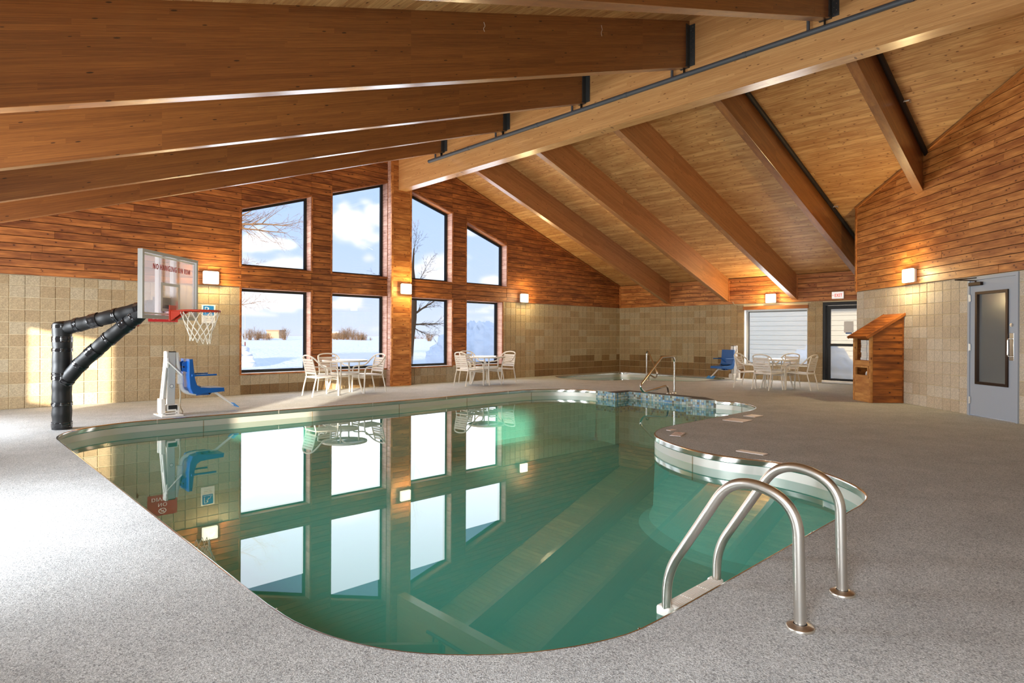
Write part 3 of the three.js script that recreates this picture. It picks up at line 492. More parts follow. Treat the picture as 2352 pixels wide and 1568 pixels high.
// steel hangers on the ridge beam
for (let k = 1; k <= 5; k++) {
  const z = BAY * k, h = thing('beam_hanger', `grey steel hanger on the ridge beam at the ${['first', 'second', 'third', 'fourth', 'fifth'][k - 1]} rafter from the gable windows`, 'hanger', [7.31, 5.29, z], 0, 'steel hangers on the ridge beam');
  part('strap', rb(0.10, 0.62, 0.012, -0.05, 0.31, 0.010, 0.003), M.hanger, h); part('flange', rb(0.012, 0.62, 0.09, -0.008, 0.31, 0.055, 0.003), M.hanger, h); part('seat', rb(0.11, 0.012, 0.15, -0.055, -0.008, -0.062, 0.003), M.hanger, h);
  if (k > 3) for (let i = 0; i < 14; i++) part('bolt', cyl(0.006, 0.006, 0.006, -0.0145, 0.03 + i * 0.042, 0.04 + (i % 2) * 0.03, 8, 'x'), M.brushed, h);
}
// pipe along the ridge beam with its drops
{
  const p = thing('sprinkler_pipe', 'long grey pipe fixed along the side of the ridge beam', 'pipe', [0, 0, 0]);
  part('pipe', tube([[7.25, 5.165, 1.52], [7.25, 5.165, 5], [7.25, 5.165, 9], [7.25, 5.165, 14.2]], 0.036, 60, 14), M.pipe, p); part('cap', cyl(0.039, 0.039, 0.02, 7.25, 5.165, 1.52, 14, 'z'), M.pipe, p);
  for (let z = 1.75; z < 13; z += BAY) { part('riser', cyl(0.021, 0.021, 0.5, 7.25, 5.44, z, 12), M.pipe, p); }
  for (let z = 2.9; z < 13.5; z += BAY) part('coupling', cyl(0.041, 0.041, 0.05, 7.25, 5.165, z, 14, 'z'), M.pipe, p);
  for (let k = 1; k <= 5; k++) part('clip', rb(0.05, 0.09, 0.012, 7.27, 5.235, BAY * k - 0.06, 0.003), M.black, p);
}
for (const k of [4, 5]) {
  const z = BAY * k + 0.055, xe = k === 4 ? XR - 0.05 : diagX(0.68), p = thing('branch_pipe', k === 4 ? 'black pipe along the rafter that ends at the corner trim' : 'black pipe along the rafter that ends on the diagonal wall', 'pipe');
  part('pipe', rod([7.6, roofY(7.6) - 0.07, z], [xe, roofY(xe) - 0.07, z], 0.04, 14), M.darkPipe, p);
  for (const t of [0.12, 0.62]) { const x = lerp(7.6, xe, t); part('sprinkler_head', merge([cyl(0.016, 0.016, 0.09, x, roofY(x) - 0.085, z + 0.07, 10, 'z'), cyl(0.02, 0.012, 0.05, x, roofY(x) - 0.1, z + 0.12, 10)]), M.brushed, p); }
}

// ------------------------------------------------------------------ swimming pool
function inwardNormals(ring) { let A = 0; ring.forEach((p, i) => { const q = ring[(i + 1) % ring.length]; A += p[0] * q[1] - q[0] * p[1]; }); const s = A > 0 ? 1 : -1; return ring.map((p, i) => { const a = ring[(i + ring.length - 1) % ring.length], b = ring[(i + 1) % ring.length], dx = b[0] - a[0], dz = b[1] - a[1], l = Math.hypot(dx, dz) || 1; return [-dz / l * s, dx / l * s]; }); }
// band swept along points i0..i1 of a ring; profile: [offset towards the water, y]
function band(pts, nrm, i0, i1, profile) {   // crisp across the profile, smooth along the run
  const pos = [], idx = [], uv = [], n = i1 - i0 + 1; let base = 0, h = 0;
  for (let j = 0; j < profile.length - 1; j++) {
    const [d0, y0] = profile[j], [d1, y1] = profile[j + 1], l = Math.hypot(d1 - d0, y1 - y0); let run = 0;
    for (let i = 0; i < n; i++) { const k = (i0 + i) % pts.length, p = pts[k], w = nrm[k]; if (i) { const o = pts[(i0 + i - 1) % pts.length]; run += Math.hypot(p[0] - o[0], p[1] - o[1]); } pos.push(p[0] + w[0] * d0, y0, p[1] + w[1] * d0, p[0] + w[0] * d1, y1, p[1] + w[1] * d1); uv.push(run, h, run, h + l); if (i) idx.push(base - 2, base - 1, base, base - 1, base + 1, base); base += 2; }
    h += l;
  }
  const g = new THREE.BufferGeometry(); g.setAttribute('position', new THREE.Float32BufferAttribute(pos, 3)); g.setAttribute('uv', new THREE.Float32BufferAttribute(uv, 2)); g.setIndex(idx); g.computeVertexNormals(); return g;
}
const flatRing = (ring, y) => { const g = new THREE.ShapeGeometry(new THREE.Shape(ring.map(([x, z]) => new THREE.Vector2(x, -z)))); g.rotateX(-Math.PI / 2); return g.translate(0, y, 0); };
const poolDepth = -1.12;
const pool = thing('swimming_pool', 'freeform swimming pool with a stainless steel rim and green water', 'pool', [0, 0, 0], 0, undefined, 'structure');
{
  const steelRing = dense([...farCove, ...nose, ...nearArc, ...farEdge], 0.09);        // starts after the tiled alcove and ends before it
  const nrm = inwardNormals(dense(poolRing, 0.09)), full = dense(poolRing, 0.09), find = (p) => { let b = 0, bd = 1e9; full.forEach((q, i) => { const d = (q[0] - p[0]) ** 2 + (q[1] - p[1]) ** 2; if (d < bd) { bd = d; b = i; } }); return b; };
  const start = find(farCove[0]), end = find(farEdge[farEdge.length - 1]) + full.length, total = end - start;
  const rimP = [[-0.003, 0.001], [0.004, 0.001], [0.012, -0.004], [0.015, -0.012], [0.015, -0.058], [0.011, -0.066], [0.003, -0.066]];
  const panelP = [[0.004, -0.063], [0.004, -0.34]];
  const step = Math.round(1.86 / 0.089);
  for (let i = start, k = 0; i < end; i += step, k++) {
    const j = Math.min(end, i + step); part('rim_section', band(full, nrm, i, j, rimP), M.steel, pool);
    const a = Math.min(end, i + Math.round(step * 0.35)), b = Math.min(end, a + step); if (k === 0) part('gutter_panel', band(full, nrm, i, a, panelP), M.panelSteel, pool); if (b > a) part('gutter_panel', band(full, nrm, a, b, panelP), M.panelSteel, pool);
    for (const [q, y0, y1, off, m] of [[i, -0.003, -0.06, 0.0165, M.brushed], [a, -0.07, -0.33, 0.005, M.seam]]) { const p = full[q % full.length], w = nrm[q % full.length], g = bx(0.012, y1 - y0 < 0 ? y0 - y1 : y1 - y0, 0.004, 0, (y0 + y1) / 2, 0); g.rotateY(Math.atan2(w[0], w[1])); part('seam', g.translate(p[0] + w[0] * off, 0, p[1] + w[1] * off), m, pool); }
  }
  const cove = [[-0.004, -0.34], [0.0, -0.36], [0.02, poolDepth + 0.2], [0.07, poolDepth + 0.07], [0.2, poolDepth]];
  part('basin_shell', band(full, nrm, 0, full.length, [[-0.03, -0.1], [-0.03, poolDepth - 0.1]]), M.plaster, pool); part('basin_wall', band(full, nrm, start, end, cove), M.plaster, pool);
  part('basin_floor', flatRing(dense(poolRing, 0.3), poolDepth + 0.001), M.plaster, pool);
  // the tiled alcove: small square tiles in five tones, thousands of them
  const tile = 0.0485, pos = [], col = [], tones = [[0.62, 0.76, 0.86], [0.78, 0.84, 0.86], [0.42, 0.60, 0.78], [0.70, 0.74, 0.66], [0.48, 0.46, 0.40], [0.84, 0.86, 0.82], [0.56, 0.70, 0.74]];
  const quad = (a, b, c, d, n) => { pos.push(...a, ...b, ...c, ...a, ...c, ...d); for (let i = 0; i < 6; i++) col.push(...n); };
  const chain = [farEdge[farEdge.length - 1], ...alcove, farCove[0]]; const gr = [];
  for (let s = 0; s < chain.length - 1; s++) {
    const [ax, az] = chain[s], [bx2, bz] = chain[s + 1], L = Math.hypot(bx2 - ax, bz - az), dx = (bx2 - ax) / L, dz = (bz - az) / L, nx = dz, nz = -dx, n = Math.max(1, Math.round(L / tile)), w = L / n;
    const out = -1; // the water lies on the -x side of the run
    const ox = (nx) * -0.004 * out, oz = (nz) * -0.004 * out;
    gr.push((() => { const g = new THREE.PlaneGeometry(L, 1.16); g.rotateY(Math.atan2(-dz, dx)); return g.translate((ax + bx2) / 2, -0.575, (az + bz) / 2); })());
    for (let i = 0; i < n; i++) for (let r = 0; r < 9; r++) {
      const c0 = pick(tones), f = rr(0.85, 1.05), c = c0.map((q) => q * q * f), y1 = -0.006 - r * tile, y0 = y1 - tile + 0.006, s0 = i * w + 0.003, s1 = (i + 1) * w - 0.003;
      quad([ax + dx * s0 - ox, y0, az + dz * s0 - oz], [ax + dx * s1 - ox, y0, az + dz * s1 - oz], [ax + dx * s1 - ox, y1, az + dz * s1 - oz], [ax + dx * s0 - ox, y1, az + dz * s0 - oz], c);
    }
  }
  const tg = new THREE.BufferGeometry(); tg.setAttribute('position', new THREE.Float32BufferAttribute(pos, 3)); tg.setAttribute('color', new THREE.Float32BufferAttribute(col, 3)); tg.computeVertexNormals();
  const tm = part('mosaic_tiles', tg, MM({ color: 0xffffff, vertexColors: true, roughness: 0.25, side: THREE.DoubleSide }), pool); tm.userData.kind = 'stuff'; tm.userData.label = 'small blue, white and brown mosaic tiles';
  part('tile_grout', merge(gr), MM({ color: hex('#ded8cc'), roughness: 0.9, side: THREE.DoubleSide }), pool);
  // dark non-slip nosing round the alcove
  const nos = [[9.86, 4.55], [9.84, 4.80], [10.33, 4.80], [10.16, 6.46], [9.93, 6.46], [9.95, 6.86], [10.14, 6.95], [10.42, 6.6], [10.56, 4.62], [10.3, 4.55]];
  const ng = slab(nos.map(([x, z]) => [x, -z]), [], 0, 0.004); ng.rotateX(-Math.PI / 2); part('nosing', ng.translate(0, 0.0005, 0), M.nosing, pool);
}
const waterMesh = single('pool_water', flatRing(dense(poolRing, 0.3), WATER), M.water, 'still green pool water mirroring the windows', 'water', undefined, 'stuff'); 

// spa in the corner
const spa = thing('spa_pool', 'small corner spa with a steel rim against the block walls', 'spa', [0, 0, 0], 0, undefined, 'structure');
{
  const full = dense(spaRing, 0.1), nrm = inwardNormals(full), n = full.length, parts = 9;
  for (let k = 0; k < parts; k++) { const i = Math.round(k * n / parts), j = Math.round((k + 1) * n / parts); part('rim_section', band(full, nrm, i, j, [[-0.02, 0.002], [0.006, 0.002], [0.014, -0.01], [0.014, -0.06], [0.003, -0.066]]), M.steel, spa); part('gutter_panel', band(full, nrm, i, j, [[0.004, -0.064], [0.004, -0.32]]), M.panelSteel, spa); }
  part('basin_wall', band(full, nrm, 0, n, [[0, -0.32], [0.02, -0.9]]), M.plaster, spa); part('basin_floor', flatRing(full, -0.9), M.plaster, spa);
}
single('spa_water', flatRing(dense(spaRing, 0.3), -0.15), M.water, 'dark still water in the corner spa', 'water', undefined, 'stuff');

// ladder at the near edge
{
  const l = thing('pool_ladder', 'stainless steel pool ladder with two arched rails and a white step', 'ladder', [1.668, 0, 11.843]);
  for (const dx of [0, 0.509]) {
    part('rail', bent([[dx, 0, 0], [dx, 0.53, -0.012], [dx, 0.60, -0.30], [dx, 0.06, -0.645], [dx, -0.9, -0.66]], [0.26, 0.26, 0.11], 0.0242, 10, 20), M.brushed, l);
    part('escutcheon', new THREE.LatheGeometry([[0.028, 0.022], [0.034, 0.021], [0.053, 0.013], [0.057, 0.008], [0.057, 0]].map((p) => new THREE.Vector2(...p)), 32).translate(dx, 0, 0), M.brushed, l);
  }
  for (const [y, s] of [[-0.125, 1], [-0.4, 0], [-0.68, 0]]) {
    const t = part('tread', rb(0.47, 0.028, 0.115, 0.2545, y, -0.62, 0.012, 3), M.white, l);
    if (s) { const ribs = []; for (let i = 0; i < 9; i++) ribs.push(bx(0.45, 0.003, 0.006, 0.2545, y + 0.0148, -0.668 + i * 0.0115)); part('rib', merge(ribs), M.strap, t); for (const fx of [0.33, 0.66]) part('rib_band', merge(Array.from({ length: 8 }, (_, i) => bx(0.006, 0.004, 0.006, fx * 0.5, y + 0.0155, -0.664 + i * 0.0122))), M.white, t); }
    for (const ex of [0, 0.509]) part('end_cap', rb(0.05, 0.05, 0.08, ex, y - 0.012, -0.655, 0.012), M.white, l);
  }
}
// figure-four grab rails
{
  const g = thing('grab_rail', 'bent stainless grab rail standing on the tiled pool edge', 'handrail', [10.74, 0, 5.70]);
  part('rail', bent([[0, 0, 0], [-0.005, 0.80, 0], [-0.50, 0.79, 0], [-1.30, 0.22, 0], [-1.16, 0.085, 0], [-0.28, 0.185, 0], [-0.225, 0, 0]], [0.14, 0.05, 0.13, 0.1, 0.09], 0.021, 8, 14), M.steel, g);
  for (const x of [0, -0.225]) part('escutcheon', cyl(0.05, 0.042, 0.02, x, 0.01, 0, 20), M.brushed, g);
  const s = thing('grab_rail', 'bent stainless grab rail standing at the spa edge in front of the block wall', 'handrail', [13.75, 0, 2.97], 0.9);
  part('rail', bent([[0, 0, 0], [0, 0.81, 0], [-0.16, 0.80, 0], [-0.95, 0.24, 0], [-0.8, 0.1, 0], [-0.25, 0.17, 0], [-0.2, 0, 0]], [0.1, 0.05, 0.12, 0.1, 0.08], 0.021, 8, 14), M.steel, s);
  for (const x of [0, -0.2]) part('escutcheon', cyl(0.05, 0.042, 0.02, x, 0.01, 0, 20), M.brushed, s);
}
// depth markers set in the deck
{
  const noDive = canvasTex(256, 256, (c, w, h) => { c.fillStyle = '#eadcd6'; c.fillRect(0, 0, w, h); c.fillStyle = '#a8392c'; c.font = 'bold 44px sans-serif'; c.textAlign = 'center'; c.fillText('NO', w / 2, 66); c.fillText('DIVING', w / 2, 112); c.strokeStyle = '#2a2322'; c.lineWidth = 12; c.beginPath(); c.moveTo(36, 190); c.bezierCurveTo(80, 140, 120, 220, 220, 176); c.stroke(); c.lineWidth = 6; c.strokeRect(6, 6, w - 12, h - 12); });
  const quadTile = (pts, mat, label, group) => { const cx = pts.reduce((s, p) => s + p[0], 0) / 4, cz = pts.reduce((s, p) => s + p[1], 0) / 4, a = [(pts[0][0] + pts[3][0]) / 2, (pts[0][1] + pts[3][1]) / 2], b = [(pts[1][0] + pts[2][0]) / 2, (pts[1][1] + pts[2][1]) / 2], w = Math.hypot(b[0] - a[0], b[1] - a[1]), q = [(pts[0][0] + pts[1][0]) / 2, (pts[0][1] + pts[1][1]) / 2], r = [(pts[2][0] + pts[3][0]) / 2, (pts[2][1] + pts[3][1]) / 2], d = Math.hypot(q[0] - r[0], q[1] - r[1]); const m = single('deck_marker', rb(w, 0.008, d, 0, 0.0, 0, 0.002), mat, label, 'marker', group); m.position.set(cx, 0.0045, cz); m.rotation.y = -Math.atan2(b[1] - a[1], b[0] - a[0]); };
  quadTile([[7.43, 8.79], [7.75, 8.78], [7.87, 8.50], [7.56, 8.49]], M.marker, 'larger pale rectangular tile set in the deck by the pool cove');
  quadTile([[8.12, 8.66], [8.40, 8.65], [8.49, 8.51], [8.22, 8.48]], M.marker, 'smaller pale tile set in the deck beyond the larger one');
  quadTile([[5.70, 8.76], [5.745, 8.89], [6.0, 8.71], [5.95, 8.575]], MM({ map: noDive, roughness: 0.5 }), 'pale square deck tile printed with a red and black no diving mark');
  quadTile([[5.30, 9.77], [5.295, 10.08], [5.39, 10.07], [5.42, 9.77]], M.marker, 'long pale pink depth tile set in the deck along the curved rim');
  quadTile([[6.03, 8.46], [6.02, 8.53], [6.14, 8.54], [6.15, 8.46]], M.marker, 'very small pale tile next to the printed no diving tile');
}

// ------------------------------------------------------------------ pool hoop
{
  const N = V(0.7, 0, 0.714), A = Math.atan2(N.x, N.z);            // local +z points from the post over the water
  const h = thing('basketball_hoop', 'pool basketball hoop with a clear backboard on a black padded post', 'basketball hoop', [0.289, 0, 3.09], A);
  function padded(name, pts, r, bands, seed, parent = h) {
    const curve = new THREE.CatmullRomCurve3(pts.map((p) => V(...p)), false, 'catmullrom', 0.1), g = new THREE.TubeGeometry(curve, 60, r, 20), q = g.attributes.position, n = g.attributes.normal;
    for (let i = 0; i < q.count; i++) { const t = Math.floor(i / 21) / 60, k = 1 + 0.022 * Math.sin(t * 47 + seed) + 0.05 * (fbm(t * 22 + seed, (i % 21) % 20 * 0.5, 3) - 0.5) * 2; q.setXYZ(i, q.getX(i) + n.getX(i) * r * (k - 1), q.getY(i) + n.getY(i) * r * (k - 1), q.getZ(i) + n.getZ(i) * r * (k - 1)); }
    g.computeVertexNormals(); const m = part(name, merge([g, (() => { const a = curve.getPoint(0), b = curve.getPoint(1); return new THREE.SphereGeometry(r * 0.98, 16, 10).scale(1, 0.35, 1).translate(b.x, b.y, b.z); })()]), M.vinyl, parent);
    bands.forEach((t, i) => { const a = Math.max(0, t - 0.022), b = Math.min(1, t + 0.022), pa = curve.getPoint(a), pb = curve.getPoint(b), sub = new THREE.TubeGeometry(new THREE.CatmullRomCurve3([pa, pa.clone().lerp(pb, 0.5), pb]), 8, r * 1.075, 20), s = sub.attributes.position, sn = sub.attributes.normal; for (let k = 0; k < s.count; k++) { const f = (fbm(k * 0.61 + seed, i * 3.7, 2) - 0.5) * 0.010; s.setXYZ(k, s.getX(k) + sn.getX(k) * f, s.getY(k) + sn.getY(k) * f, s.getZ(k) + sn.getZ(k) * f); } sub.computeVertexNormals(); part('tape_wrap', sub, M.tape, m); });
    return m;
  }
  padded('post', [[0, 0.002, 0], [0, 0.35, 0], [0, 0.7, 0], [0, 1.05, 0], [0, 1.36, 0]], 0.108, [0.06, 0.22, 0.46, 0.52, 0.72, 0.85, 0.96], 1);
  padded('arm', [[0, 1.29, -0.02], [0, 1.36, 0.25], [0, 1.47, 0.7], [0, 1.58, 1.12], [0, 1.60, 1.34]], 0.088, [0.06, 0.2, 0.36, 0.52, 0.68, 0.8], 5);
  padded('brace', [[0, 0.6, 0.02], [0, 0.86, 0.26], [0, 1.16, 0.6], [0, 1.42, 0.93], [0, 1.52, 1.06]], 0.092, [0.05, 0.22, 0.37, 0.52, 0.67, 0.82], 9);
  const Z = 1.42, W = 1.22, H = 0.83, Y0 = 1.425, cy = Y0 + H / 2;
  const bd = part('backboard', rb(W - 0.05, H - 0.05, 0.012, 0, cy, Z, 0.004), M.board, h); bd.userData.label = 'clear scuffed acrylic backboard panel';
  part('board_frame', slab(rect(-W / 2, Y0, W / 2, Y0 + H), [rect(-W / 2 + 0.035, Y0 + 0.045, W / 2 - 0.035, Y0 + H - 0.035)], Z - 0.03, Z + 0.03), M.pole, bd);
  part('inner_frame', slab(rect(-W / 2 + 0.045, Y0 + 0.055, W / 2 - 0.045, Y0 + H - 0.045), [rect(-W / 2 + 0.065, Y0 + 0.075, W / 2 - 0.065, Y0 + H - 0.065)], Z + 0.0065, Z + 0.008), M.white, bd);
  part('target_square', slab(rect(-0.21, Y0 + 0.10, 0.21, Y0 + 0.46), [rect(-0.175, Y0 + 0.135, 0.175, Y0 + 0.425)], Z + 0.0065, Z + 0.0085), M.grey, bd);
  for (const x of [-0.16, 0.16]) part('upright_strut', bx(0.05, H - 0.08, 0.05, x, cy, Z - 0.06), M.white, h);
  part('mount_plate', bx(0.34, 0.16, 0.06, 0, Y0 + 0.2, Z - 0.09), M.rubber, h);
  const font = await new FontLoader().loadAsync('fonts/droid/droid_sans_bold.typeface.json');
  const tx = new TextGeometry('NO HANGING ON RIM', { font, size: 0.066, depth: 0.002, curveSegments: 3 }); tx.computeBoundingBox(); const tb = tx.boundingBox; tx.scale(0.86, 1, 1).translate(-(tb.max.x + tb.min.x) / 2 * 0.86 - 0.02, Y0 + H - 0.215, Z + 0.007); const lt = part('lettering', tx, MM({ color: hex('#b3231f'), roughness: 0.5 }), bd); lt.userData.label = 'red lettering NO HANGING ON RIM';
  // rim, bracket, net
  const RY = 1.535, R = 0.2286, rz = Z + 0.02 + 0.15 + R;
  const rim = part('rim', new THREE.TorusGeometry(R, 0.011, 10, 40).rotateX(Math.PI / 2).translate(0, RY, rz), M.orange, h); rim.userData.label = 'orange rusty rim';
  part('bracket', merge([rb(0.15, 0.2, 0.012, 0, RY - 0.03, Z + 0.035, 0.003), rb(0.13, 0.012, 0.2, 0, RY, Z + 0.13, 0.003), (() => { const g = slab([[0, 0], [0.19, 0], [0, -0.13]], [], -0.006, 0.006); g.rotateY(-Math.PI / 2); return g.translate(-0.055, RY, Z + 0.04); })(), (() => { const g = slab([[0, 0], [0.19, 0], [0, -0.13]], [], -0.006, 0.006); g.rotateY(-Math.PI / 2); return g.translate(0.055, RY, Z + 0.04); })(), rod([0.1, RY, Z + 0.05], [0.17, RY, rz - 0.14], 0.008), rod([-0.1, RY, Z + 0.05], [-0.17, RY, rz - 0.14], 0.008)]), M.orange, h);
  for (let i = 0; i < 12; i++) { const a = i / 12 * 2 * Math.PI; part('hook', cyl(0.006, 0.006, 0.022, R * Math.cos(a), RY - 0.014, rz + R * Math.sin(a), 6), M.rust, rim); }
  const net = [], lv = [[R, 0], [0.20, -0.10], [0.165, -0.19], [0.14, -0.26], [0.125, -0.32], [0.12, -0.37]], node = (l, k) => { const a = (k + (l % 2) * 0.5) / 12 * 2 * Math.PI, [r, y] = lv[l], sag = l === 5 ? -0.05 * Math.max(0, Math.cos(a - 0.2)) : 0; return [r * Math.cos(a) + (l > 2 ? 0.01 * Math.sin(l * 3 + k) : 0), RY - 0.012 + y + sag, rz + r * Math.sin(a)]; };
  for (let l = 0; l < 5; l++) for (let k = 0; k < 12; k++) { net.push(rod(node(l, k), node(l + 1, l % 2 ? k + 1 : k), 0.0042, 5)); net.push(rod(node(l, k), node(l + 1, l % 2 ? k : k - 1), 0.0042, 5)); }
  const nt = part('net', merge(net), M.cord, rim); nt.userData.label = 'white cord net';
}

// ------------------------------------------------------------------ pool lifts
function poolLift(label, pos, turn) {
  const l = thing('pool_lift', label, 'pool lift', pos, turn);                 // the seat faces +x
  part('base_plate', rb(0.30, 0.02, 0.46, 0, 0.01, 0, 0.006), M.liftWhite, l);
  part('base_bracket', merge([rb(0.05, 0.16, 0.2, -0.09, 0.09, 0, 0.006), rb(0.05, 0.13, 0.2, 0.10, 0.075, 0, 0.006), rb(0.2, 0.02, 0.2, 0, 0.04, 0, 0.004), rb(0.06, 0.22, 0.05, -0.10, 0.15, 0.08, 0.01), rb(0.06, 0.22, 0.05, -0.10, 0.15, -0.08, 0.01)]), M.liftWhite, l);
  part('control_box', rb(0.12, 0.06, 0.025, 0.03, 0.13, 0.105, 0.006), M.rubber, l); part('box_housing', rb(0.15, 0.1, 0.16, 0.03, 0.12, 0.02, 0.01), M.liftWhite, l);
  const mast = part('mast', rb(0.105, 0.80, 0.1, 0, 0, 0, 0.012), M.grey, l); mast.position.set(0.03, 0.565, 0); mast.rotation.z = -0.015; part('mast_cap', rb(0.108, 0.012, 0.104, 0, 0.402, 0, 0.004), M.black, mast); part('badge', cyl(0.03, 0.03, 0.004, 0, -0.12, 0.052, 24, 'z'), M.white, mast); part('badge_ring', new THREE.TorusGeometry(0.026, 0.003, 6, 24).translate(0, -0.12, 0.054), M.stripe, mast);
  part('lift_arm', merge([rod([-0.10, 0.17, 0.05], [-0.035, 0.93, 0.05], 0.018, 12), rod([-0.10, 0.17, -0.05], [-0.035, 0.93, -0.05], 0.018, 12), rb(0.05, 0.12, 0.13, -0.035, 0.92, 0, 0.02), rb(0.04, 0.16, 0.05, -0.03, 0.80, 0.05, 0.015)]), M.liftWhite, l);
  part('actuator', merge([rod([-0.055, 0.26, 0], [-0.03, 0.72, 0], 0.017, 12), rod([-0.06, 0.55, 0], [-0.035, 0.8, 0], 0.024, 12)]), M.brushed, l);
  for (const s of [-0.07, 0.07]) part('link_bar', rod([-0.03, 0.82, s], [0.17, 0.61, s], 0.013, 10), M.liftWhite, l);
  part('seat_post', bent([[0.105, 0.955, 0], [0.15, 0.62, 0], [0.19, 0.36, 0], [0.33, 0.31, 0], [0.60, 0.305, 0]], [0.1, 0.1, 0.12], 0.03, 8, 14), M.liftWhite, l);
  part('clamp', merge([rb(0.08, 0.16, 0.085, 0.155, 0.55, 0, 0.015), cyl(0.014, 0.014, 0.11, 0.16, 0.54, 0, 12, 'z')]), M.liftWhite, l);
  // moulded seat: back, curve and pan in one shell
  const prof = [[0.235, 0.845], [0.27, 0.845], [0.285, 0.70], [0.30, 0.56], [0.33, 0.45], [0.39, 0.405], [0.50, 0.395], [0.73, 0.385], [0.735, 0.345], [0.50, 0.335], [0.37, 0.315], [0.29, 0.335], [0.25, 0.42], [0.235, 0.60]];
  const seat = part('seat', new THREE.ExtrudeGeometry(new THREE.Shape(prof.map((p) => new THREE.Vector2(...p))), { depth: 0.40, bevelEnabled: true, bevelSize: 0.012, bevelThickness: 0.012, bevelSegments: 3 }).translate(0, 0, -0.20), M.blue, l);
  for (const s of [-1, 1]) part('seat_wing', slab([[0.16, 0.79], [0.25, 0.84], [0.25, 0.64], [0.165, 0.68]], [], -0.01, 0.01).translate(0, 0, s * 0.1), M.blue, seat);
  for (const s of [-1, 1]) part('seat_skirt', slab([[0.38, 0.345], [0.62, 0.345], [0.56, 0.285], [0.36, 0.285]], [], -0.008, 0.008).translate(0, 0, s * 0.09), M.blue, seat);
  for (const [x, y] of [[0.175, 0.735], [0.44, 0.31], [0.55, 0.305]]) part('bolt', cyl(0.012, 0.012, 0.25, x, y, 0, 10, 'z'), M.bronze, l);
  for (const s of [-1, 1]) part('armrest', rb(0.33, 0.028, 0.045, 0.46, 0.605, s * 0.21, 0.012), M.blue, l);
  for (const s of [-1, 1]) part('armrest_pivot', rb(0.06, 0.04, 0.05, 0.29, 0.605, s * 0.205, 0.01), M.blue, l);
  part('leg_rest_bar', bent([[0.58, 0.31, 0], [0.66, 0.315, 0], [0.96, 0.09, 0]], [0.05], 0.019, 8, 12), M.liftWhite, l);
  const fp = part('footplate', rb(0.012, 0.11, 0.26, 0, 0, 0, 0.004), M.blueLight, l); fp.position.set(0.955, 0.095, 0); fp.rotation.z = 0.85;
  part('cable', tube([[0.16, 0.46, -0.05], [0.19, 0.3, -0.09], [0.19, 0.12, -0.11], [0.23, 0.012, -0.12], [0.17, 0.01, -0.16]], 0.011, 30, 8), M.drip, l);
  part('seat_belt', tube([[0.33, 0.44, 0.19], [0.42, 0.42, 0.09], [0.44, 0.415, 0], [0.42, 0.42, -0.09], [0.33, 0.44, -0.19]], 0.011, 30, 8), M.black, l);
  return l;
}
poolLift('white pool lift with a blue seat beside the hoop, in front of the block wall', [1.69, 0, 2.50], 0);
poolLift('white pool lift with a blue seat by the spa, next to the wide window', [15.82, 0, 4.55], Math.PI - 0.25);

// ------------------------------------------------------------------ round tables and strap chairs
function makeChair() {
  const c = new THREE.Group(); c.name = 'patio_chair';
  const fr = 0.0135;
  part('arm_frame', tube([[-0.255, 0, 0.265], [-0.258, 0.3, 0.255], [-0.26, 0.47, 0.245], [-0.264, 0.545, 0.21], [-0.265, 0.565, 0.12], [-0.265, 0.57, 0.0], [-0.262, 0.61, -0.1], [-0.25, 0.70, -0.19], [-0.215, 0.775, -0.262], [-0.13, 0.808, -0.295], [0, 0.82, -0.305], [0.13, 0.808, -0.295], [0.215, 0.775, -0.262], [0.25, 0.70, -0.19], [0.262, 0.61, -0.1], [0.265, 0.57, 0.0], [0.265, 0.565, 0.12], [0.264, 0.545, 0.21], [0.26, 0.47, 0.245], [0.258, 0.3, 0.255], [0.255, 0, 0.265]], fr * 1.15, 110, 10), M.chair, c);
  for (const s of [-1, 1]) { part('rear_leg', tube([[s * 0.225, 0, -0.285], [s * 0.225, 0.2, -0.245], [s * 0.222, 0.36, -0.205], [s * 0.22, 0.42, -0.2], [s * 0.215, 0.58, -0.235], [s * 0.2, 0.78, -0.285]], fr, 34, 9), M.chair, c); part('seat_rail', tube([[s * 0.235, 0.375, -0.21], [s * 0.245, 0.385, 0], [s * 0.25, 0.40, 0.2], [s * 0.252, 0.395, 0.25]], fr, 16, 8), M.chair, c); }
  part('front_rail', rod([-0.25, 0.33, 0.255], [0.25, 0.33, 0.255], 0.01, 8), M.chair, c); part('back_rail', rod([-0.22, 0.375, -0.21], [0.22, 0.375, -0.21], 0.011, 8), M.chair, c);
  const back = rb(0.425, 0.044, 0.008, 0, 0, 0, 0.003, 1), pan = rb(0.485, 0.008, 0.044, 0, 0, 0, 0.003, 1);
  for (let i = 0; i < 6; i++) { const y = 0.465 + i * 0.052, z = -0.212 - (y - 0.45) * 0.24; const m = part('back_strap', back, M.strap, c); m.position.set(0, y, z); m.rotation.x = -0.22; }
  for (let i = 0; i < 9; i++) { const z = -0.19 + i * 0.05, y = 0.388 + 0.012 * Math.sin((z + 0.2) * 5) ; const m = part('seat_strap', pan, M.strap, c); m.position.set(0, y, z); }
  { const m = part('seat_strap', pan, M.strap, c); m.position.set(0, 0.37, 0.262); m.rotation.x = 1.1; }
  return c;
}
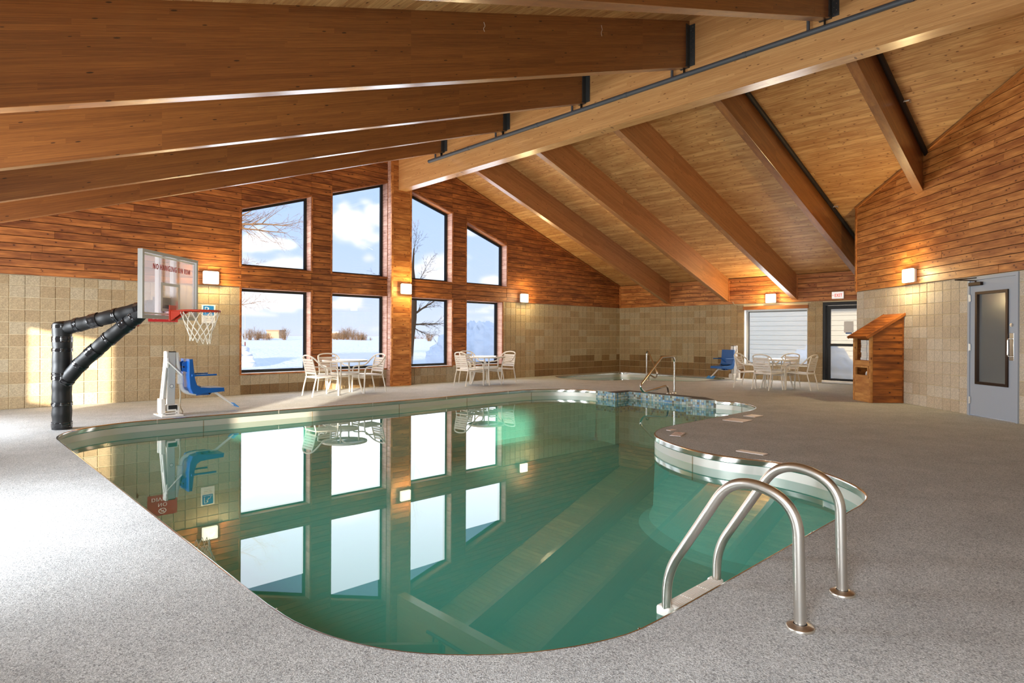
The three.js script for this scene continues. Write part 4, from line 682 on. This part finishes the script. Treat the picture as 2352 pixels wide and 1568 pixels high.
function makeTable() {
  const t = new THREE.Group(); t.name = 'patio_table'; const R = 0.465;
  part('tabletop', cyl(R - 0.012, R - 0.012, 0.008, 0, 0.706, 0, 48), MP({ color: hex('#e9edf0'), roughness: 0.08, clearcoat: 1, clearcoatRoughness: 0.03 }), t);
  part('table_rim', new THREE.LatheGeometry([[R - 0.03, 0.675], [R - 0.005, 0.672], [R, 0.68], [R, 0.704], [R - 0.004, 0.712], [R - 0.018, 0.712], [R - 0.018, 0.69], [R - 0.03, 0.675]].map((p) => new THREE.Vector2(...p)), 48), M.chair, t);
  for (let i = 0; i < 4; i++) { const a = Math.PI / 4 + i * Math.PI / 2 + 0.1, c = Math.cos(a), s = Math.sin(a), prof = [[0.30, 0.68], [0.295, 0.5], [0.29, 0.38], [0.31, 0.25], [0.35, 0.11], [0.385, 0.0]], g = tube(prof.map(([r, y]) => [r * c, y, r * s]), 0.016, 30, 10); part('leg', g, M.chair, t); }
  part('shelf_ring', new THREE.LatheGeometry([[0.24, 0.40], [0.285, 0.40], [0.29, 0.41], [0.29, 0.44], [0.285, 0.45], [0.24, 0.45], [0.24, 0.40]].map((p) => new THREE.Vector2(...p)), 40), M.chair, t);
  part('shelf', cyl(0.245, 0.245, 0.01, 0, 0.425, 0, 36), M.strap, t);
  return t;
}
{
  const c0 = makeChair(), t0 = makeTable(); let firstC = true, firstT = true; const lab = (o, l, cat, g) => tag(o, l, cat, g);
  const chair = (x, z, turn, label) => { let o; if (firstC) { firstC = false; o = c0; o.name = numbered('patio_chair'); scene.add(o); o.position.set(x, 0, z); o.rotation.y = turn; tag(o, label, 'chair', 'white strap chairs round the tables'); } else o = copyOf(c0, label, [x, 0, z], turn); };
  const table = (x, z, turn, label) => { if (firstT) { firstT = false; t0.name = numbered('patio_table'); scene.add(t0); t0.position.set(x, 0, z); t0.rotation.y = turn; tag(t0, label, 'table', 'round white patio tables'); } else copyOf(t0, label, [x, 0, z], turn); };
  table(5.41, 1.09, 0.1, 'round white patio table standing in the sun patch left of the timber column');
  table(9.27, 1.22, 0.35, 'round white patio table in the shade to the right of the timber column');
  table(13.66, 6.68, 0.05, 'round white patio table with four chairs by the exit door');
  chair(4.83, 1.15, Math.PI / 2, 'white strap chair at the sunlit table, facing the timber column');
  chair(5.47, 0.46, 0, 'white strap chair at the sunlit table with its back to the window wall');
  chair(5.96, 1.13, -Math.PI / 2, 'white strap chair at the sunlit table with its back to the timber column');
  chair(8.72, 1.18, Math.PI / 2, 'white strap chair at the shaded table, nearest the timber column');
  chair(9.31, 0.62, 0, 'white strap chair at the shaded table with its back to the window wall');
  chair(9.78, 1.25, -Math.PI / 2, 'white strap chair at the shaded table, on the side towards the block corner');
  chair(13.22, 6.66, Math.PI / 2 - 0.22, 'white strap chair at the table by the exit, its back to the swimming pool');
  chair(13.40, 6.12, 0.05, 'white strap chair at the table by the exit, next to the blue-seated spa lift');
  chair(14.18, 6.64, -Math.PI / 2 - 0.3, 'white strap chair at the table by the exit, in front of the wide misted window');
  chair(13.80, 7.20, Math.PI, 'white strap chair at the table by the exit, nearest the towel cabinet');
}

// ------------------------------------------------------------------ towel cabinet against the diagonal wall
{
  const W = 0.62, D = 0.62, hb = 1.66, hf = 1.27, c = thing('towel_cabinet', 'lean-to wooden towel cabinet with a shingled roof and lap-board sides', 'cabinet');
  const s0 = 0.163 - W / 2; c.position.set(diagX(s0), 0, diagZ(s0)); c.rotation.y = DT;   // local x along the wall, z towards the room
  const wood = (g, m = M.cabinet) => boxUV(g, 2, rnd(), Math.floor(rnd() * 8) / 8 + 0.03);
  const roofAt = (z) => lerp(hb, hf, z / D);
  for (const s of [-1, 1]) {
    part('side_panel', slab([[0.012, 0.02], [D - 0.02, 0.02], [D - 0.02, roofAt(D - 0.02) - 0.02], [0.012, roofAt(0.012) - 0.02]], [], -0.006, 0.006).rotateY(-Math.PI / 2).translate(s * (W / 2 - 0.02), 0, 0), M.cabinet, c);
    const n = 13; for (let k = 0; k < n; k++) { const y = k * 0.128, poly = clipHalf(rect(0.035, y + 0.008, D - 0.045, y + 0.134), (p) => roofAt(p[0]) - 0.035 - p[1]); if (poly.length < 3 || areaOf(poly) < 0.002) continue; const g = prism(s > 0 ? poly.map(([a, b]) => [-a, b]).reverse() : poly, -0.012, 0.004, (x, q) => [x / 2 + k * 0.37, (k % 8 + clamp((q - y) / 0.14, 0.03, 0.97)) / 8]), P = g.attributes.position; for (let i = 0; i < P.count; i++) if (P.getZ(i) > 0) P.setZ(i, 0.004 + 0.013 * (1 - (P.getY(i) - y) / 0.134)); g.computeVertexNormals(); const m = part('lap_board', g, M.cabinet, c); m.rotation.y = s > 0 ? Math.PI / 2 : -Math.PI / 2; m.position.set(s * (W / 2 - 0.006), 0, 0); }
  }
  for (const [x, z] of [[-W / 2 + 0.03, D - 0.03], [W / 2 - 0.03, D - 0.03]]) part('post', wood(rb(0.055, hf - 0.01, 0.06, x, (hf - 0.01) / 2, z, 0.004)), M.pale, c);
  for (const x of [-W / 2 + 0.02, W / 2 - 0.02]) part('rear_post', wood(rb(0.04, hb - 0.03, 0.035, x, (hb - 0.03) / 2, 0.02, 0.004)), M.cabinet, c);
  part('back_panel', bx(W - 0.06, hb - 0.08, 0.012, 0, hb / 2 - 0.03, 0.03), M.cabinet, c);
  for (const y of [0.78, 0.45]) part('shelf', wood(bx(W - 0.07, 0.018, D - 0.07, 0, y, D / 2)), M.cabinet, c);
  part('cross_rail', wood(rb(W - 0.11, 0.095, 0.03, 0, 0.735, D - 0.02, 0.004)), M.pale, c); part('head_rail', wood(rb(W - 0.11, 0.03, 0.05, 0, hf - 0.03, D - 0.03, 0.004)), M.pale, c); part('foot_rail', wood(rb(W - 0.11, 0.05, 0.03, 0, 0.025, D - 0.025, 0.004)), M.pale, c);
  part('hatch_frame', slab(rect(-W / 2 + 0.065, 0.47, W / 2 - 0.065, 0.685), [rect(-W / 2 + 0.105, 0.51, W / 2 - 0.105, 0.65)], D - 0.03, D + 0.005), M.pale, c);
  for (let k = 0; k < 4; k++) { const y = 0.055 + k * 0.104; const m = part('lap_board', wood(rb(W - 0.115, 0.112, 0.014, 0, 0.05, 0, 0.003)), M.pale, c); m.position.set(0, y, D - 0.012); m.rotation.x = -0.07; }
  const L = Math.hypot(D + 0.1, (hb - hf) * (D + 0.1) / D), ang = Math.atan2(hb - hf, D);
  const rp = part('roof_panel', wood(bx(W + 0.05, 0.014, L, 0, 0, 0)), M.cabinet, c); rp.position.set(0, (roofAt(-0.0) + roofAt(D + 0.08)) / 2 + 0.0, (D + 0.08) / 2); rp.rotation.x = ang;
  for (let k = 0; k < 8; k++) { const t = (k + 0.5) / 8, m = part('roof_slat', wood(rb(W + 0.06 + (k % 2) * 0.008, 0.014, L / 8 + 0.012, 0, 0, 0, 0.003)), M.cabinet, c), z = lerp(0.01, D + 0.07, t); m.position.set(0, roofAt(z) + 0.018 + 0.002, z); m.rotation.x = ang - 0.05; }
  for (const s of [-1, 1]) { const g = part('barge_board', wood(rb(0.018, 0.05, L, 0, 0, 0, 0.003)), M.cabinet, c); g.position.set(s * (W / 2 + 0.03), (roofAt(0) + roofAt(D + 0.08)) / 2 + 0.005, (D + 0.08) / 2); g.rotation.x = ang; }
  // towels stacked on the shelf
  const toWorld = (x, y, z) => c.localToWorld(V(x, y, z)); c.updateMatrixWorld(true);
  for (let k = 0; k < 8; k++) {
    const p = toWorld(0.045 + 0.006 * Math.sin(k * 2.1), 0.79 + k * 0.0485, D - 0.265 + 0.006 * Math.cos(k * 1.7)), t = thing('folded_towel', 'folded white towel with a blue stripe in the stack on the cabinet shelf', 'towel', [p.x, p.y, p.z], DT, 'stacked towels');
    const fold = []; for (const dy of [0.012, 0.036]) fold.push(rb(0.40 - 0.012 * (k % 3), 0.0235, 0.40, 0, dy, 0, 0.0115, 3)); part('cloth', merge(fold), M.towel, t); part('stripe', merge([0.012, 0.036].map((dy) => rb(0.016, 0.0245, 0.404, 0.02 + 0.005 * Math.sin(k), dy, 0, 0.011, 2))), M.stripe, t);
  }
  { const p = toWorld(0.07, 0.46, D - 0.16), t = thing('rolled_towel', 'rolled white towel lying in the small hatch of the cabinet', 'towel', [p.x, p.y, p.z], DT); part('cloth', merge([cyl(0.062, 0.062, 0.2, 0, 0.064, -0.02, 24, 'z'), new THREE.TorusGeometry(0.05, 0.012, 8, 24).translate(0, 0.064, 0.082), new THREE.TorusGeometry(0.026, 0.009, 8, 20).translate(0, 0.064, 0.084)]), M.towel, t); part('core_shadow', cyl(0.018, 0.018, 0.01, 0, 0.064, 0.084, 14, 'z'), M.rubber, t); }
}

// ------------------------------------------------------------------ grey door in the diagonal wall
{
  const [a, , b, t] = DOOR1, d = thing('door_1', 'grey-blue steel door with a tall narrow window, a closer and a pull handle', 'door', [DP.x, 0, DP.z], DT, undefined, 'structure'); d.name = 'door_1';
  part('frame', slab([[a, 0], [a, t], [b, t], [b, 0], [b - 0.045, 0], [b - 0.045, t - 0.05], [a + 0.045, t - 0.05], [a + 0.045, 0]], [], -0.1, 0.012), M.doorGrey, d);
  const g0 = 2.03, g1 = 2.625, y0 = 0.535, y1 = 1.92;
  const leaf = part('door_leaf', slab(rect(a + 0.049, 0.012, b - 0.049, t - 0.054), [rect(g0, y0, g1, y1)], -0.045, 0), M.doorGrey, d);
  part('glazing_bead', ringGeo(rect(g0 - 0.03, y0 - 0.03, g1 + 0.03, y1 + 0.03), rect(g0 + 0.012, y0 + 0.012, g1 - 0.012, y1 - 0.012), -0.03, 0.02), M.bronze, d);
  part('pane', prism(rect(g0, y0, g1, y1), -0.024, -0.02), MP({ color: hex('#6f7577'), roughness: 0.12, metalness: 0, clearcoat: 1, clearcoatRoughness: 0.04 }), d);
  for (const y of [0.24, 1.08, 1.86]) part('hinge', merge([rb(0.04, 0.11, 0.008, a + 0.05, y, 0.01, 0.003), cyl(0.008, 0.008, 0.115, a + 0.047, y, 0.016, 10)]), M.brushed, d);
  const hx = b - 0.125; part('pull_plate', rb(0.085, 0.40, 0.004, hx, 1.1, 0.003, 0.002), M.steel, d); part('pull_handle', bent([[hx - 0.015, 0.96, 0.005], [hx - 0.015, 0.96, 0.05], [hx - 0.015, 1.22, 0.05], [hx - 0.015, 1.22, 0.005]], [0.02, 0.02], 0.009, 6, 10), M.steel, d);
  part('deadbolt', merge([cyl(0.026, 0.024, 0.014, hx + 0.005, 1.42, 0.008, 20, 'z'), cyl(0.012, 0.012, 0.02, hx + 0.005, 1.42, 0.018, 14, 'z')]), M.steel, d);
  part('door_closer', merge([rb(0.26, 0.055, 0.05, a + 0.2, t - 0.115, 0.028, 0.008), cyl(0.012, 0.012, 0.04, a + 0.2, t - 0.08, 0.03, 10), rod([a + 0.2, t - 0.065, 0.035], [a - 0.06, t - 0.03, 0.17], 0.008), rod([a - 0.06, t - 0.03, 0.17], [a + 0.22, t - 0.02, 0.03], 0.008)]), M.bronze, d);
}

// ------------------------------------------------------------------ wall lamps
function sconce(pos, turn, label) {
  const s = thing('wall_lamp', label, 'lamp', pos, turn, 'square wall lamps');
  part('back_box', rb(0.27, 0.235, 0.06, 0, 0, 0.03, 0.012), M.white, s);
  part('diffuser', rb(0.285, 0.25, 0.065, 0, 0, 0.075, 0.02, 4), M.glow, s);
  const L = new THREE.PointLight(new THREE.Color(1.0, 0.77, 0.38), 3.2, 0, 2); L.position.set(0, 0, 0.085); L.castShadow = true; L.shadow.radius = 4; s.add(L);
}
sconce([3.06, 2.345, 0.02], 0, 'lit square wall lamp on the boards above the blue lift sign');
sconce([7.49, 2.36, 0.2], 0, 'lit square wall lamp on the timber column');
sconce([11.74, 2.335, 0.02], 0, 'lit square wall lamp on the boards right of the lower windows');
sconce([XR - 0.02, 2.325, 5.32], -Math.PI / 2, 'lit square wall lamp above the wide misted window');
sconce([diagX(0.43) - 0.02 * 0.7071, 2.36, diagZ(0.43) - 0.02 * 0.7071], DT, 'lit square wall lamp on the diagonal wall near the grey door');
// exit sign
{
  const tex = canvasTex(512, 320, (c, w, h) => { c.fillStyle = '#f4efec'; c.fillRect(0, 0, w, h); c.fillStyle = '#ee5a44'; c.font = 'bold 200px sans-serif'; c.textAlign = 'center'; c.textBaseline = 'middle'; c.save(); c.translate(w / 2 + 26, h / 2 + 8); c.scale(0.82, 1.05); c.fillText('EXIT', 0, 0); c.restore(); c.beginPath(); c.moveTo(20, h / 2); c.lineTo(62, h / 2 - 36); c.lineTo(62, h / 2 + 36); c.fill(); });
  const e = thing('exit_sign', 'white EXIT sign with red letters above the glass door', 'sign', [XR - 0.02, 2.34, 7.09], -Math.PI / 2);
  part('housing', rb(0.305, 0.195, 0.05, 0, 0, 0.025, 0.015), M.white, e); part('face', new THREE.PlaneGeometry(0.285, 0.175).translate(0, 0, 0.0505), MM({ map: tex, emissiveMap: tex, emissive: new THREE.Color(1, 1, 1), emissiveIntensity: 0.18, roughness: 0.5 }), e);
}
// signs on the block wall
{
  const dive = canvasTex(512, 512, (c, w, h) => { c.fillStyle = '#b4242a'; c.fillRect(0, 0, w, h); c.strokeStyle = '#fff'; c.fillStyle = '#fff'; c.lineWidth = 16; c.beginPath(); c.arc(w / 2, 112, 62, 0, 7); c.stroke(); c.beginPath(); c.moveTo(w / 2 - 44, 156); c.lineTo(w / 2 + 44, 68); c.stroke(); c.lineWidth = 12; c.beginPath(); c.moveTo(w / 2 - 26, 96); c.quadraticCurveTo(w / 2 + 8, 86, w / 2 + 26, 132); c.stroke(); c.font = '118px sans-serif'; c.textAlign = 'center'; c.fillText('NO', w / 2, 308); c.fillText('DIVING', w / 2, 448); });
  const a = thing('no_diving_sign', 'red NO DIVING sign on the block wall, half hidden by the backboard', 'sign', [2.245, 1.66, 0.001]);
  part('plate', rb(0.5, 0.39, 0.006, 0, 0, 0.003, 0.002), MM({ color: hex('#b4242a'), roughness: 0.5 }), a); part('print', new THREE.PlaneGeometry(0.495, 0.385).translate(0, 0, 0.0065), MM({ map: dive, roughness: 0.5 }), a);
  const lift = canvasTex(384, 540, (c, w, h) => { c.fillStyle = '#f3f2ee'; c.fillRect(0, 0, w, h); c.fillStyle = '#1c7cc0'; c.beginPath(); c.roundRect(38, 20, w - 76, 292, 24); c.fill(); c.strokeStyle = '#fff'; c.lineWidth = 13; c.lineJoin = 'round'; c.beginPath(); c.moveTo(96, 240); c.lineTo(96, 66); c.lineTo(166, 66); c.lineTo(178, 140); c.lineTo(150, 140); c.stroke(); c.lineWidth = 15; c.beginPath(); c.moveTo(192, 128); c.lineTo(206, 196); c.lineTo(262, 190); c.lineTo(280, 246); c.stroke(); c.fillStyle = '#fff'; c.beginPath(); c.arc(190, 96, 18, 0, 7); c.fill(); c.lineWidth = 9; c.beginPath(); c.moveTo(70, 276); for (let i = 0; i < 8; i++) c.quadraticCurveTo(82 + i * 32, i % 2 ? 262 : 290, 98 + i * 32, 276); c.stroke(); c.fillStyle = '#8d8d8a'; c.textAlign = 'center'; c.font = '34px sans-serif'; c.fillText('THE ACCESSIBLE', w / 2, 368); c.font = 'bold 46px sans-serif'; c.fillText('POOL LIFT', w / 2, 424); c.font = '34px sans-serif'; c.fillText('IS AVAILABLE', w / 2, 474); });
  const b = thing('lift_sign', 'blue and white pool lift sign on the block wall beside the lower window', 'sign', [3.045, 1.632, 0.001]);
  part('plate', rb(0.255, 0.36, 0.006, 0, 0, 0.003, 0.002), M.white, b); part('print', new THREE.PlaneGeometry(0.25, 0.355).translate(0, 0, 0.0065), MM({ map: lift, roughness: 0.5 }), b);
  const hk = thing('wall_hook', 'small rusty hook on the block wall below the backboard', 'hook', [1.83, 1.42, 0]); part('plate', rb(0.03, 0.09, 0.006, 0, 0, 0.003, 0.002), M.rust, hk); part('prong', bent([[0, -0.02, 0.004], [0, -0.05, 0.05], [0, -0.01, 0.08]], [0.02], 0.006, 5, 8), M.rust, hk);
}
// rolled towel pushed against the exit door
{
  const pts = []; for (let i = 0; i <= 12; i++) pts.push([16.36 + 0.012 * Math.sin(i * 1.9), 0.042, 6.74 + i * 0.085]); const g = tube(pts, 0.04, 60, 12), q = g.attributes.position; for (let i = 0; i < q.count; i++) { const k = 1 + 0.25 * (fbm(q.getZ(i) * 14, i * 0.3, 3) - 0.5); q.setY(i, Math.max(0.002, 0.042 + (q.getY(i) - 0.042) * k)); } g.computeVertexNormals(); single('draught_towel', g, M.towel, 'rolled white towel lying along the foot of the exit door', 'towel');
}
// threads caught on the big rafter
for (const [x, y, z, l] of [[5.17, 0, 8.03, 0.14], [3.2, 0, 8.03, 0.1]]) { const yt = roofY(x) - 0.1; single('loose_thread', tube([[x, yt, z], [x + 0.01, yt - l * 0.4, z + 0.006], [x - 0.008, yt - l * 0.7, z + 0.004], [x + 0.006, yt - l, z + 0.006]], 0.0022, 14, 5), M.cord, l > 0.12 ? 'longer loose white thread hanging on the deepest-looking rafter, nearer the ridge beam' : 'shorter loose white thread hanging on the deepest-looking rafter', 'thread', 'threads on the rafter'); }

// ------------------------------------------------------------------ outdoors: snow, trees, buildings
{
  // snow field with drifts, cut away under the building
  const g = new THREE.PlaneGeometry(520, 520, 130, 130); g.rotateX(-Math.PI / 2); const q = g.attributes.position;
  for (let i = 0; i < q.count; i++) { const sx = Math.sign(q.getX(i)), sz = Math.sign(q.getZ(i)), x = sx * Math.pow(Math.abs(q.getX(i)) / 260, 1.8) * 260 + 8, z = sz * Math.pow(Math.abs(q.getZ(i)) / 260, 1.8) * 260 + 6, inside = x > XL - 1.5 && x < XR + 1.2 && z > -1.2 && z < ZB + 1.5; const d = Math.hypot(x - 8, z - 6); q.setXYZ(i, x, inside ? -3.2 : -0.35 + 0.35 * (fbm(x * 0.21 + 50, z * 0.21 + 50, 3) - 0.5) + sstep(30, 200, d) * 0.9, z); }
  g.computeVertexNormals(); const uv = g.attributes.uv; for (let i = 0; i < q.count; i++) uv.setXY(i, q.getX(i), q.getZ(i));
  single('snow_ground', g, M.snow, 'snow-covered field outside the windows', 'snow', undefined, 'stuff');
  const mound = (x, z, rx, rz, h, label, seed, lump = 0.35) => { const m = new THREE.SphereGeometry(1, 56, 28, 0, 2 * Math.PI, 0, Math.PI / 2), p = m.attributes.position; for (let i = 0; i < p.count; i++) { const a = p.getX(i), b = p.getY(i), c = p.getZ(i), k = 1 + lump * (fbm(a * 3 + seed, c * 3 + b * 2, 4) - 0.5) * 2 + 0.45 * lump * (fbm(a * 14 + seed, c * 14 + b * 9, 3) - 0.5) * 2; p.setXYZ(i, a * k * rx, b * k * h, c * k * rz); } m.computeVertexNormals(); const o = single('snow_bank', m, M.snow, label, 'snow bank'); o.position.set(x, -0.45, z); };
  mound(7.5, -19, 3.2, 2.2, 1.9, 'small snow heap far out behind the left lower window', 3);
  mound(18.2, -9.6, 2.3, 2.6, 2.1, 'snow bank rising behind the lower window right of the column', 9, 0.25);
  mound(20.4, -6.4, 2.0, 2.2, 1.9, 'lumpy snow heap close behind the last lower window', 14, 0.75);
  mound(18.9, 5.7, 0.8, 1.2, 1.35, 'snow heap outside the wide misted window', 21, 0.3);
  mound(18.4, 8.0, 0.7, 0.8, 1.3, 'snow heap outside the glass exit door', 27, 0.3);
  // bare trees: a trunk and main limbs, each with twigs
  const RT = V(Math.sin(VIEW), 0, Math.cos(VIEW)), UPV = V(0, 1, 0), FW = V(Math.cos(VIEW), 0, -Math.sin(VIEW));
  const at = (px, dist) => { const ux = (px - 1176) / F; return [camera.position.x + dist * (Math.cos(VIEW) + Math.sin(VIEW) * ux), camera.position.z + dist * (-Math.sin(VIEW) + Math.cos(VIEW) * ux)]; };
  function tree(px, dist, trunk, limbs, seed, label) {
    const save = seedState; seedState = seed; const [x, z] = at(px, dist), t = thing('bare_tree', label, 'tree', [x, -0.4, z]);
    part('trunk', merge(trunk.slice(1).map((q, i) => rod(trunk[i].slice(0, 3), q.slice(0, 3), trunk[i][3], 9, q[3]))), M.bark, t);
    for (const [y, r, u, f, len, rad] of limbs) {
      const wood = [];
      (function grow(p, d, L, rd, lvl) {
        const seg = lvl ? 3 : 7; let q = p.clone(), dir = d.clone();
        for (let i = 0; i < seg; i++) {
          dir.add(V(rr(-1, 1), rr(-0.8, 0.9), rr(-1, 1)).multiplyScalar(0.13)).normalize(); const n = q.clone().addScaledVector(dir, L / seg), r0 = rd * (1 - i / seg * 0.75), r1 = rd * (1 - (i + 1) / seg * 0.75); wood.push(rod(q.toArray(), n.toArray(), r0, lvl ? 4 : 6, r1));
          if (lvl < 3) for (let k = 0; k < (lvl < 2 ? 2 : 1); k++) { const ax = V(rr(-1, 1), rr(-1, 1), rr(-1, 1)).cross(dir).normalize(); grow(n, dir.clone().applyAxisAngle(ax, rr(0.35, 0.85)), L * rr(0.26, 0.42), Math.max(0.0035, r1 * rr(0.4, 0.55)), lvl + 1); }
          q = n;
        }
      })(V(r * RT.x, y, r * RT.z), RT.clone().multiplyScalar(u).addScaledVector(UPV, f).normalize(), len, rad, 0);
      part('branch', merge(wood), M.twig, t);
    }
    seedState = save;
  }
  tree(505, 22, [[0, 0, 0, 0.16], [0.05, 2.2, 0, 0.14], [-0.05, 4.4, 0.1, 0.11], [0.1, 6.4, 0, 0.07], [0.1, 8, 0, 0.03]], [[5.6, 0, 1, -0.12, 2.5, 0.05], [5.4, 0, 1, 0.12, 2.3, 0.04], [5.5, 0, 1, 0.5, 1.9, 0.035], [3.9, 0, 1, 0.0, 1.35, 0.025], [6.4, 0, 1, 0.3, 1.6, 0.03], [2.6, 0, 1, 0.25, 1.3, 0.02]], 3101, 'bare tree whose long branches reach into the left windows');
  tree(950, 21, [[-0.22, 0, 0, 0.13], [-0.12, 1.4, 0, 0.12], [0, 2.2, 0, 0.105], [0.0, 3.1, 0.05, 0.08], [-0.06, 3.9, 0.02, 0.05], [0, 4.6, 0, 0.02]], [[2.35, 0.02, 1, 0.55, 1.0, 0.04], [2.0, 0, 1, -0.1, 1.0, 0.032], [1.9, 0, 0.8, -0.7, 0.7, 0.018], [2.9, 0, -1, 0.35, 1.6, 0.03], [3.2, 0, 0.5, 0.9, 1.1, 0.016], [4.2, 0, 0.12, 1, 1.1, 0.011]], 4711, 'bare tree with an orange-brown trunk right behind the timber column');
  // thickets along the field edge
  function thicket(x, z, w, h, n, label, seed) {
    const save = seedState; seedState = seed; const t = thing('thicket', label, 'bushes', [x, -0.3, z]), st = [];
    for (let i = 0; i < n / 4; i++) {
      const u = n < 25 ? rr(-0.3, 0.3) : rr(-1, 1), hh = h * Math.sqrt(Math.max(0.12, 1 - 0.85 * u * u)) * rr(0.8, 1.05), b = RT.clone().multiplyScalar(u * w / 2).addScaledVector(FW, rr(-1, 1));
      for (let k = 0; k < 9; k++) {
        const a = rr(0, 6.283), sp = rr(0.1, 0.62), d = V(Math.cos(a) * sp, 1, Math.sin(a) * sp).normalize(), L = hh * rr(0.75, 1.0) / Math.sqrt(1 + sp * 0.4), m = b.clone().addScaledVector(d, L * 0.45), e2 = b.clone().addScaledVector(d, L); st.push(rod(b.toArray(), m.toArray(), 0.03, 3, 0.02), rod(m.toArray(), e2.toArray(), 0.02, 3, 0.008));
        for (let j = 0; j < 8; j++) { const s = b.clone().lerp(e2, rr(0.3, 0.95)), f = V(rr(-1, 1), rr(-0.1, 1), rr(-1, 1)).normalize(), q = s.clone().addScaledVector(f, hh * rr(0.12, 0.3)); st.push(rod(s.toArray(), q.toArray(), 0.012, 3, 0.005)); }
      }
    }
    part('stems', merge(st), M.brush, t).userData.kind = 'stuff'; seedState = save;
  }
  let p = at(585, 120); thicket(p[0], p[1], 5.5, 3.4, 60, 'brown round bush at the left end of the field', 501);
  p = at(606, 135); thicket(p[0], p[1], 5, 2.2, 40, 'low brown bushes beside the distant flat-roofed building', 502);
  p = at(655, 125); thicket(p[0], p[1], 1.8, 3.6, 16, 'single bare bush right of the distant building', 503);
  p = at(800, 130); thicket(p[0], p[1], 6.5, 3.6, 90, 'wide brown thicket behind the round table window', 504);
  p = at(775, 140); thicket(p[0], p[1], 4.5, 2.6, 50, 'lower brown thicket left of the wide one', 505);
  p = at(832, 128); thicket(p[0], p[1], 3.5, 2.4, 36, 'low brown thicket at the right edge of the window view', 506);
  p = at(962, 150); thicket(p[0], p[1], 5, 1.6, 40, 'far brown hedge seen past the timber column', 507);
  p = at(986, 120); thicket(p[0], p[1], 1.4, 2.4, 14, 'small bare bush beside the snow bank', 508);
  p = at(1105, 120); thicket(p[0], p[1], 0.9, 1.7, 10, 'tiny bare bush on the horizon behind the last lower window', 509);
  // distant flat-roofed building
  p = at(634, 150); const b = thing('distant_building', 'low tan building with a flat roof far across the snow', 'building', [p[0], -0.2, p[1]], Math.PI / 2 - VIEW); const tan = MM({ color: hex('#c9a98a'), roughness: 0.9 });
  part('wall', bx(3.6, 2.3, 3, 0, 1.15, 0), tan, b); part('roof', bx(3.9, 0.3, 3.3, 0, 2.4, 0), MM({ color: hex('#a98a70'), roughness: 0.9 }), b);
  p = at(770, 150); const b2 = thing('distant_house', 'small pale house half hidden in the brown thicket', 'building', [p[0], -0.2, p[1]], Math.PI / 2 - VIEW); part('wall', bx(1.7, 1.9, 2, 0, 0.95, 0), tan, b2); part('roof', bx(1.9, 0.35, 2.2, 0, 2.05, 0), M.white, b2); for (const x of [-0.4, 0.45]) part('window', bx(0.35, 0.4, 0.04, x, 1.0, 1.01), M.frameBlack, b2);
  p = at(563, 60); const f = thing('flag_pole', 'thin pale pole standing in the snow behind the misted window', 'pole', [p[0], -0.4, p[1]]); part('shaft', cyl(0.035, 0.02, 4.4, 0, 2.2, 0, 8), M.pole, f); part('base', cyl(0.07, 0.05, 0.9, 0, 0.45, 0, 8), M.rust, f);
  p = at(1120, 170); const ms = thing('radio_mast', 'thin radio mast on the horizon behind the last lower window', 'mast', [p[0], -0.2, p[1]]); part('shaft', cyl(0.09, 0.05, 5.0, 0, 2.5, 0, 6), M.frameDark, ms);
  // neighbouring wing seen through the misted exit window: white lap siding
  const sw = thing('siding_wall', 'white lap-sided wall of the next wing behind the misted window', 'wall', [20.6, -0.4, 0], -Math.PI / 2);
  part('sheathing', bx(14, 4.6, 0.1, 6.5, 2.3, -0.06), M.pole, sw); for (let k = 0; k < 26; k++) { const m = part('siding_board', rb(14, 0.150, 0.022, 6.5, 0, 0, 0.003, 1), M.siding, sw); m.position.set(0, 0.11 + k * 0.165, 0.006); m.rotation.x = 0.09; }
  part('corner_board', bx(0.25, 4.6, 0.05, 7.35, 2.3, 0.03), M.white, sw); part('back_door', rb(0.95, 2.1, 0.05, 8.05, 1.1, 0.03, 0.01), M.grey, sw);
}

// ------------------------------------------------------------------ fill area lights added in the left-wall window openings
for (const [a, b] of LW) { const L = new THREE.RectAreaLight(new THREE.Color(0.91, 0.96, 1.0), 13.5, b - a - 0.1, LWY[1] - LWY[0] - 0.1); L.position.set(XL - 0.08, (LWY[0] + LWY[1]) / 2, (a + b) / 2); L.lookAt(XL + 5, (LWY[0] + LWY[1]) / 2, (a + b) / 2); L.castShadow = true; scene.add(L); }
// more fill added in the gable and exit window openings, on top of the sky
const windowFill = (poly, level) => { const x0 = poly[0][0] + 0.07, x1 = poly[1][0] - 0.07, y0 = poly[0][1] + 0.07, y1 = Math.min(poly[2][1], poly[3][1]) - 0.05, L = new THREE.RectAreaLight(new THREE.Color(0.93, 0.96, 1.0), level, x1 - x0, y1 - y0); L.position.set((x0 + x1) / 2, (y0 + y1) / 2, -0.17); L.lookAt((x0 + x1) / 2, (y0 + y1) / 2, 5); L.castShadow = true; scene.add(L); };
for (const k of [1, 2, 3, 4]) { windowFill(upperPoly(k), 0.95); windowFill(lowerPoly(k), 0.95); }
{ const L = new THREE.RectAreaLight(new THREE.Color(0.95, 0.97, 1.0), 1.5, 1.65, 1.45); L.position.set(XR + 0.15, 1.22, 5.395); L.lookAt(0, 1.22, 5.395); L.castShadow = true; scene.add(L); }

renderer.render(scene, camera);
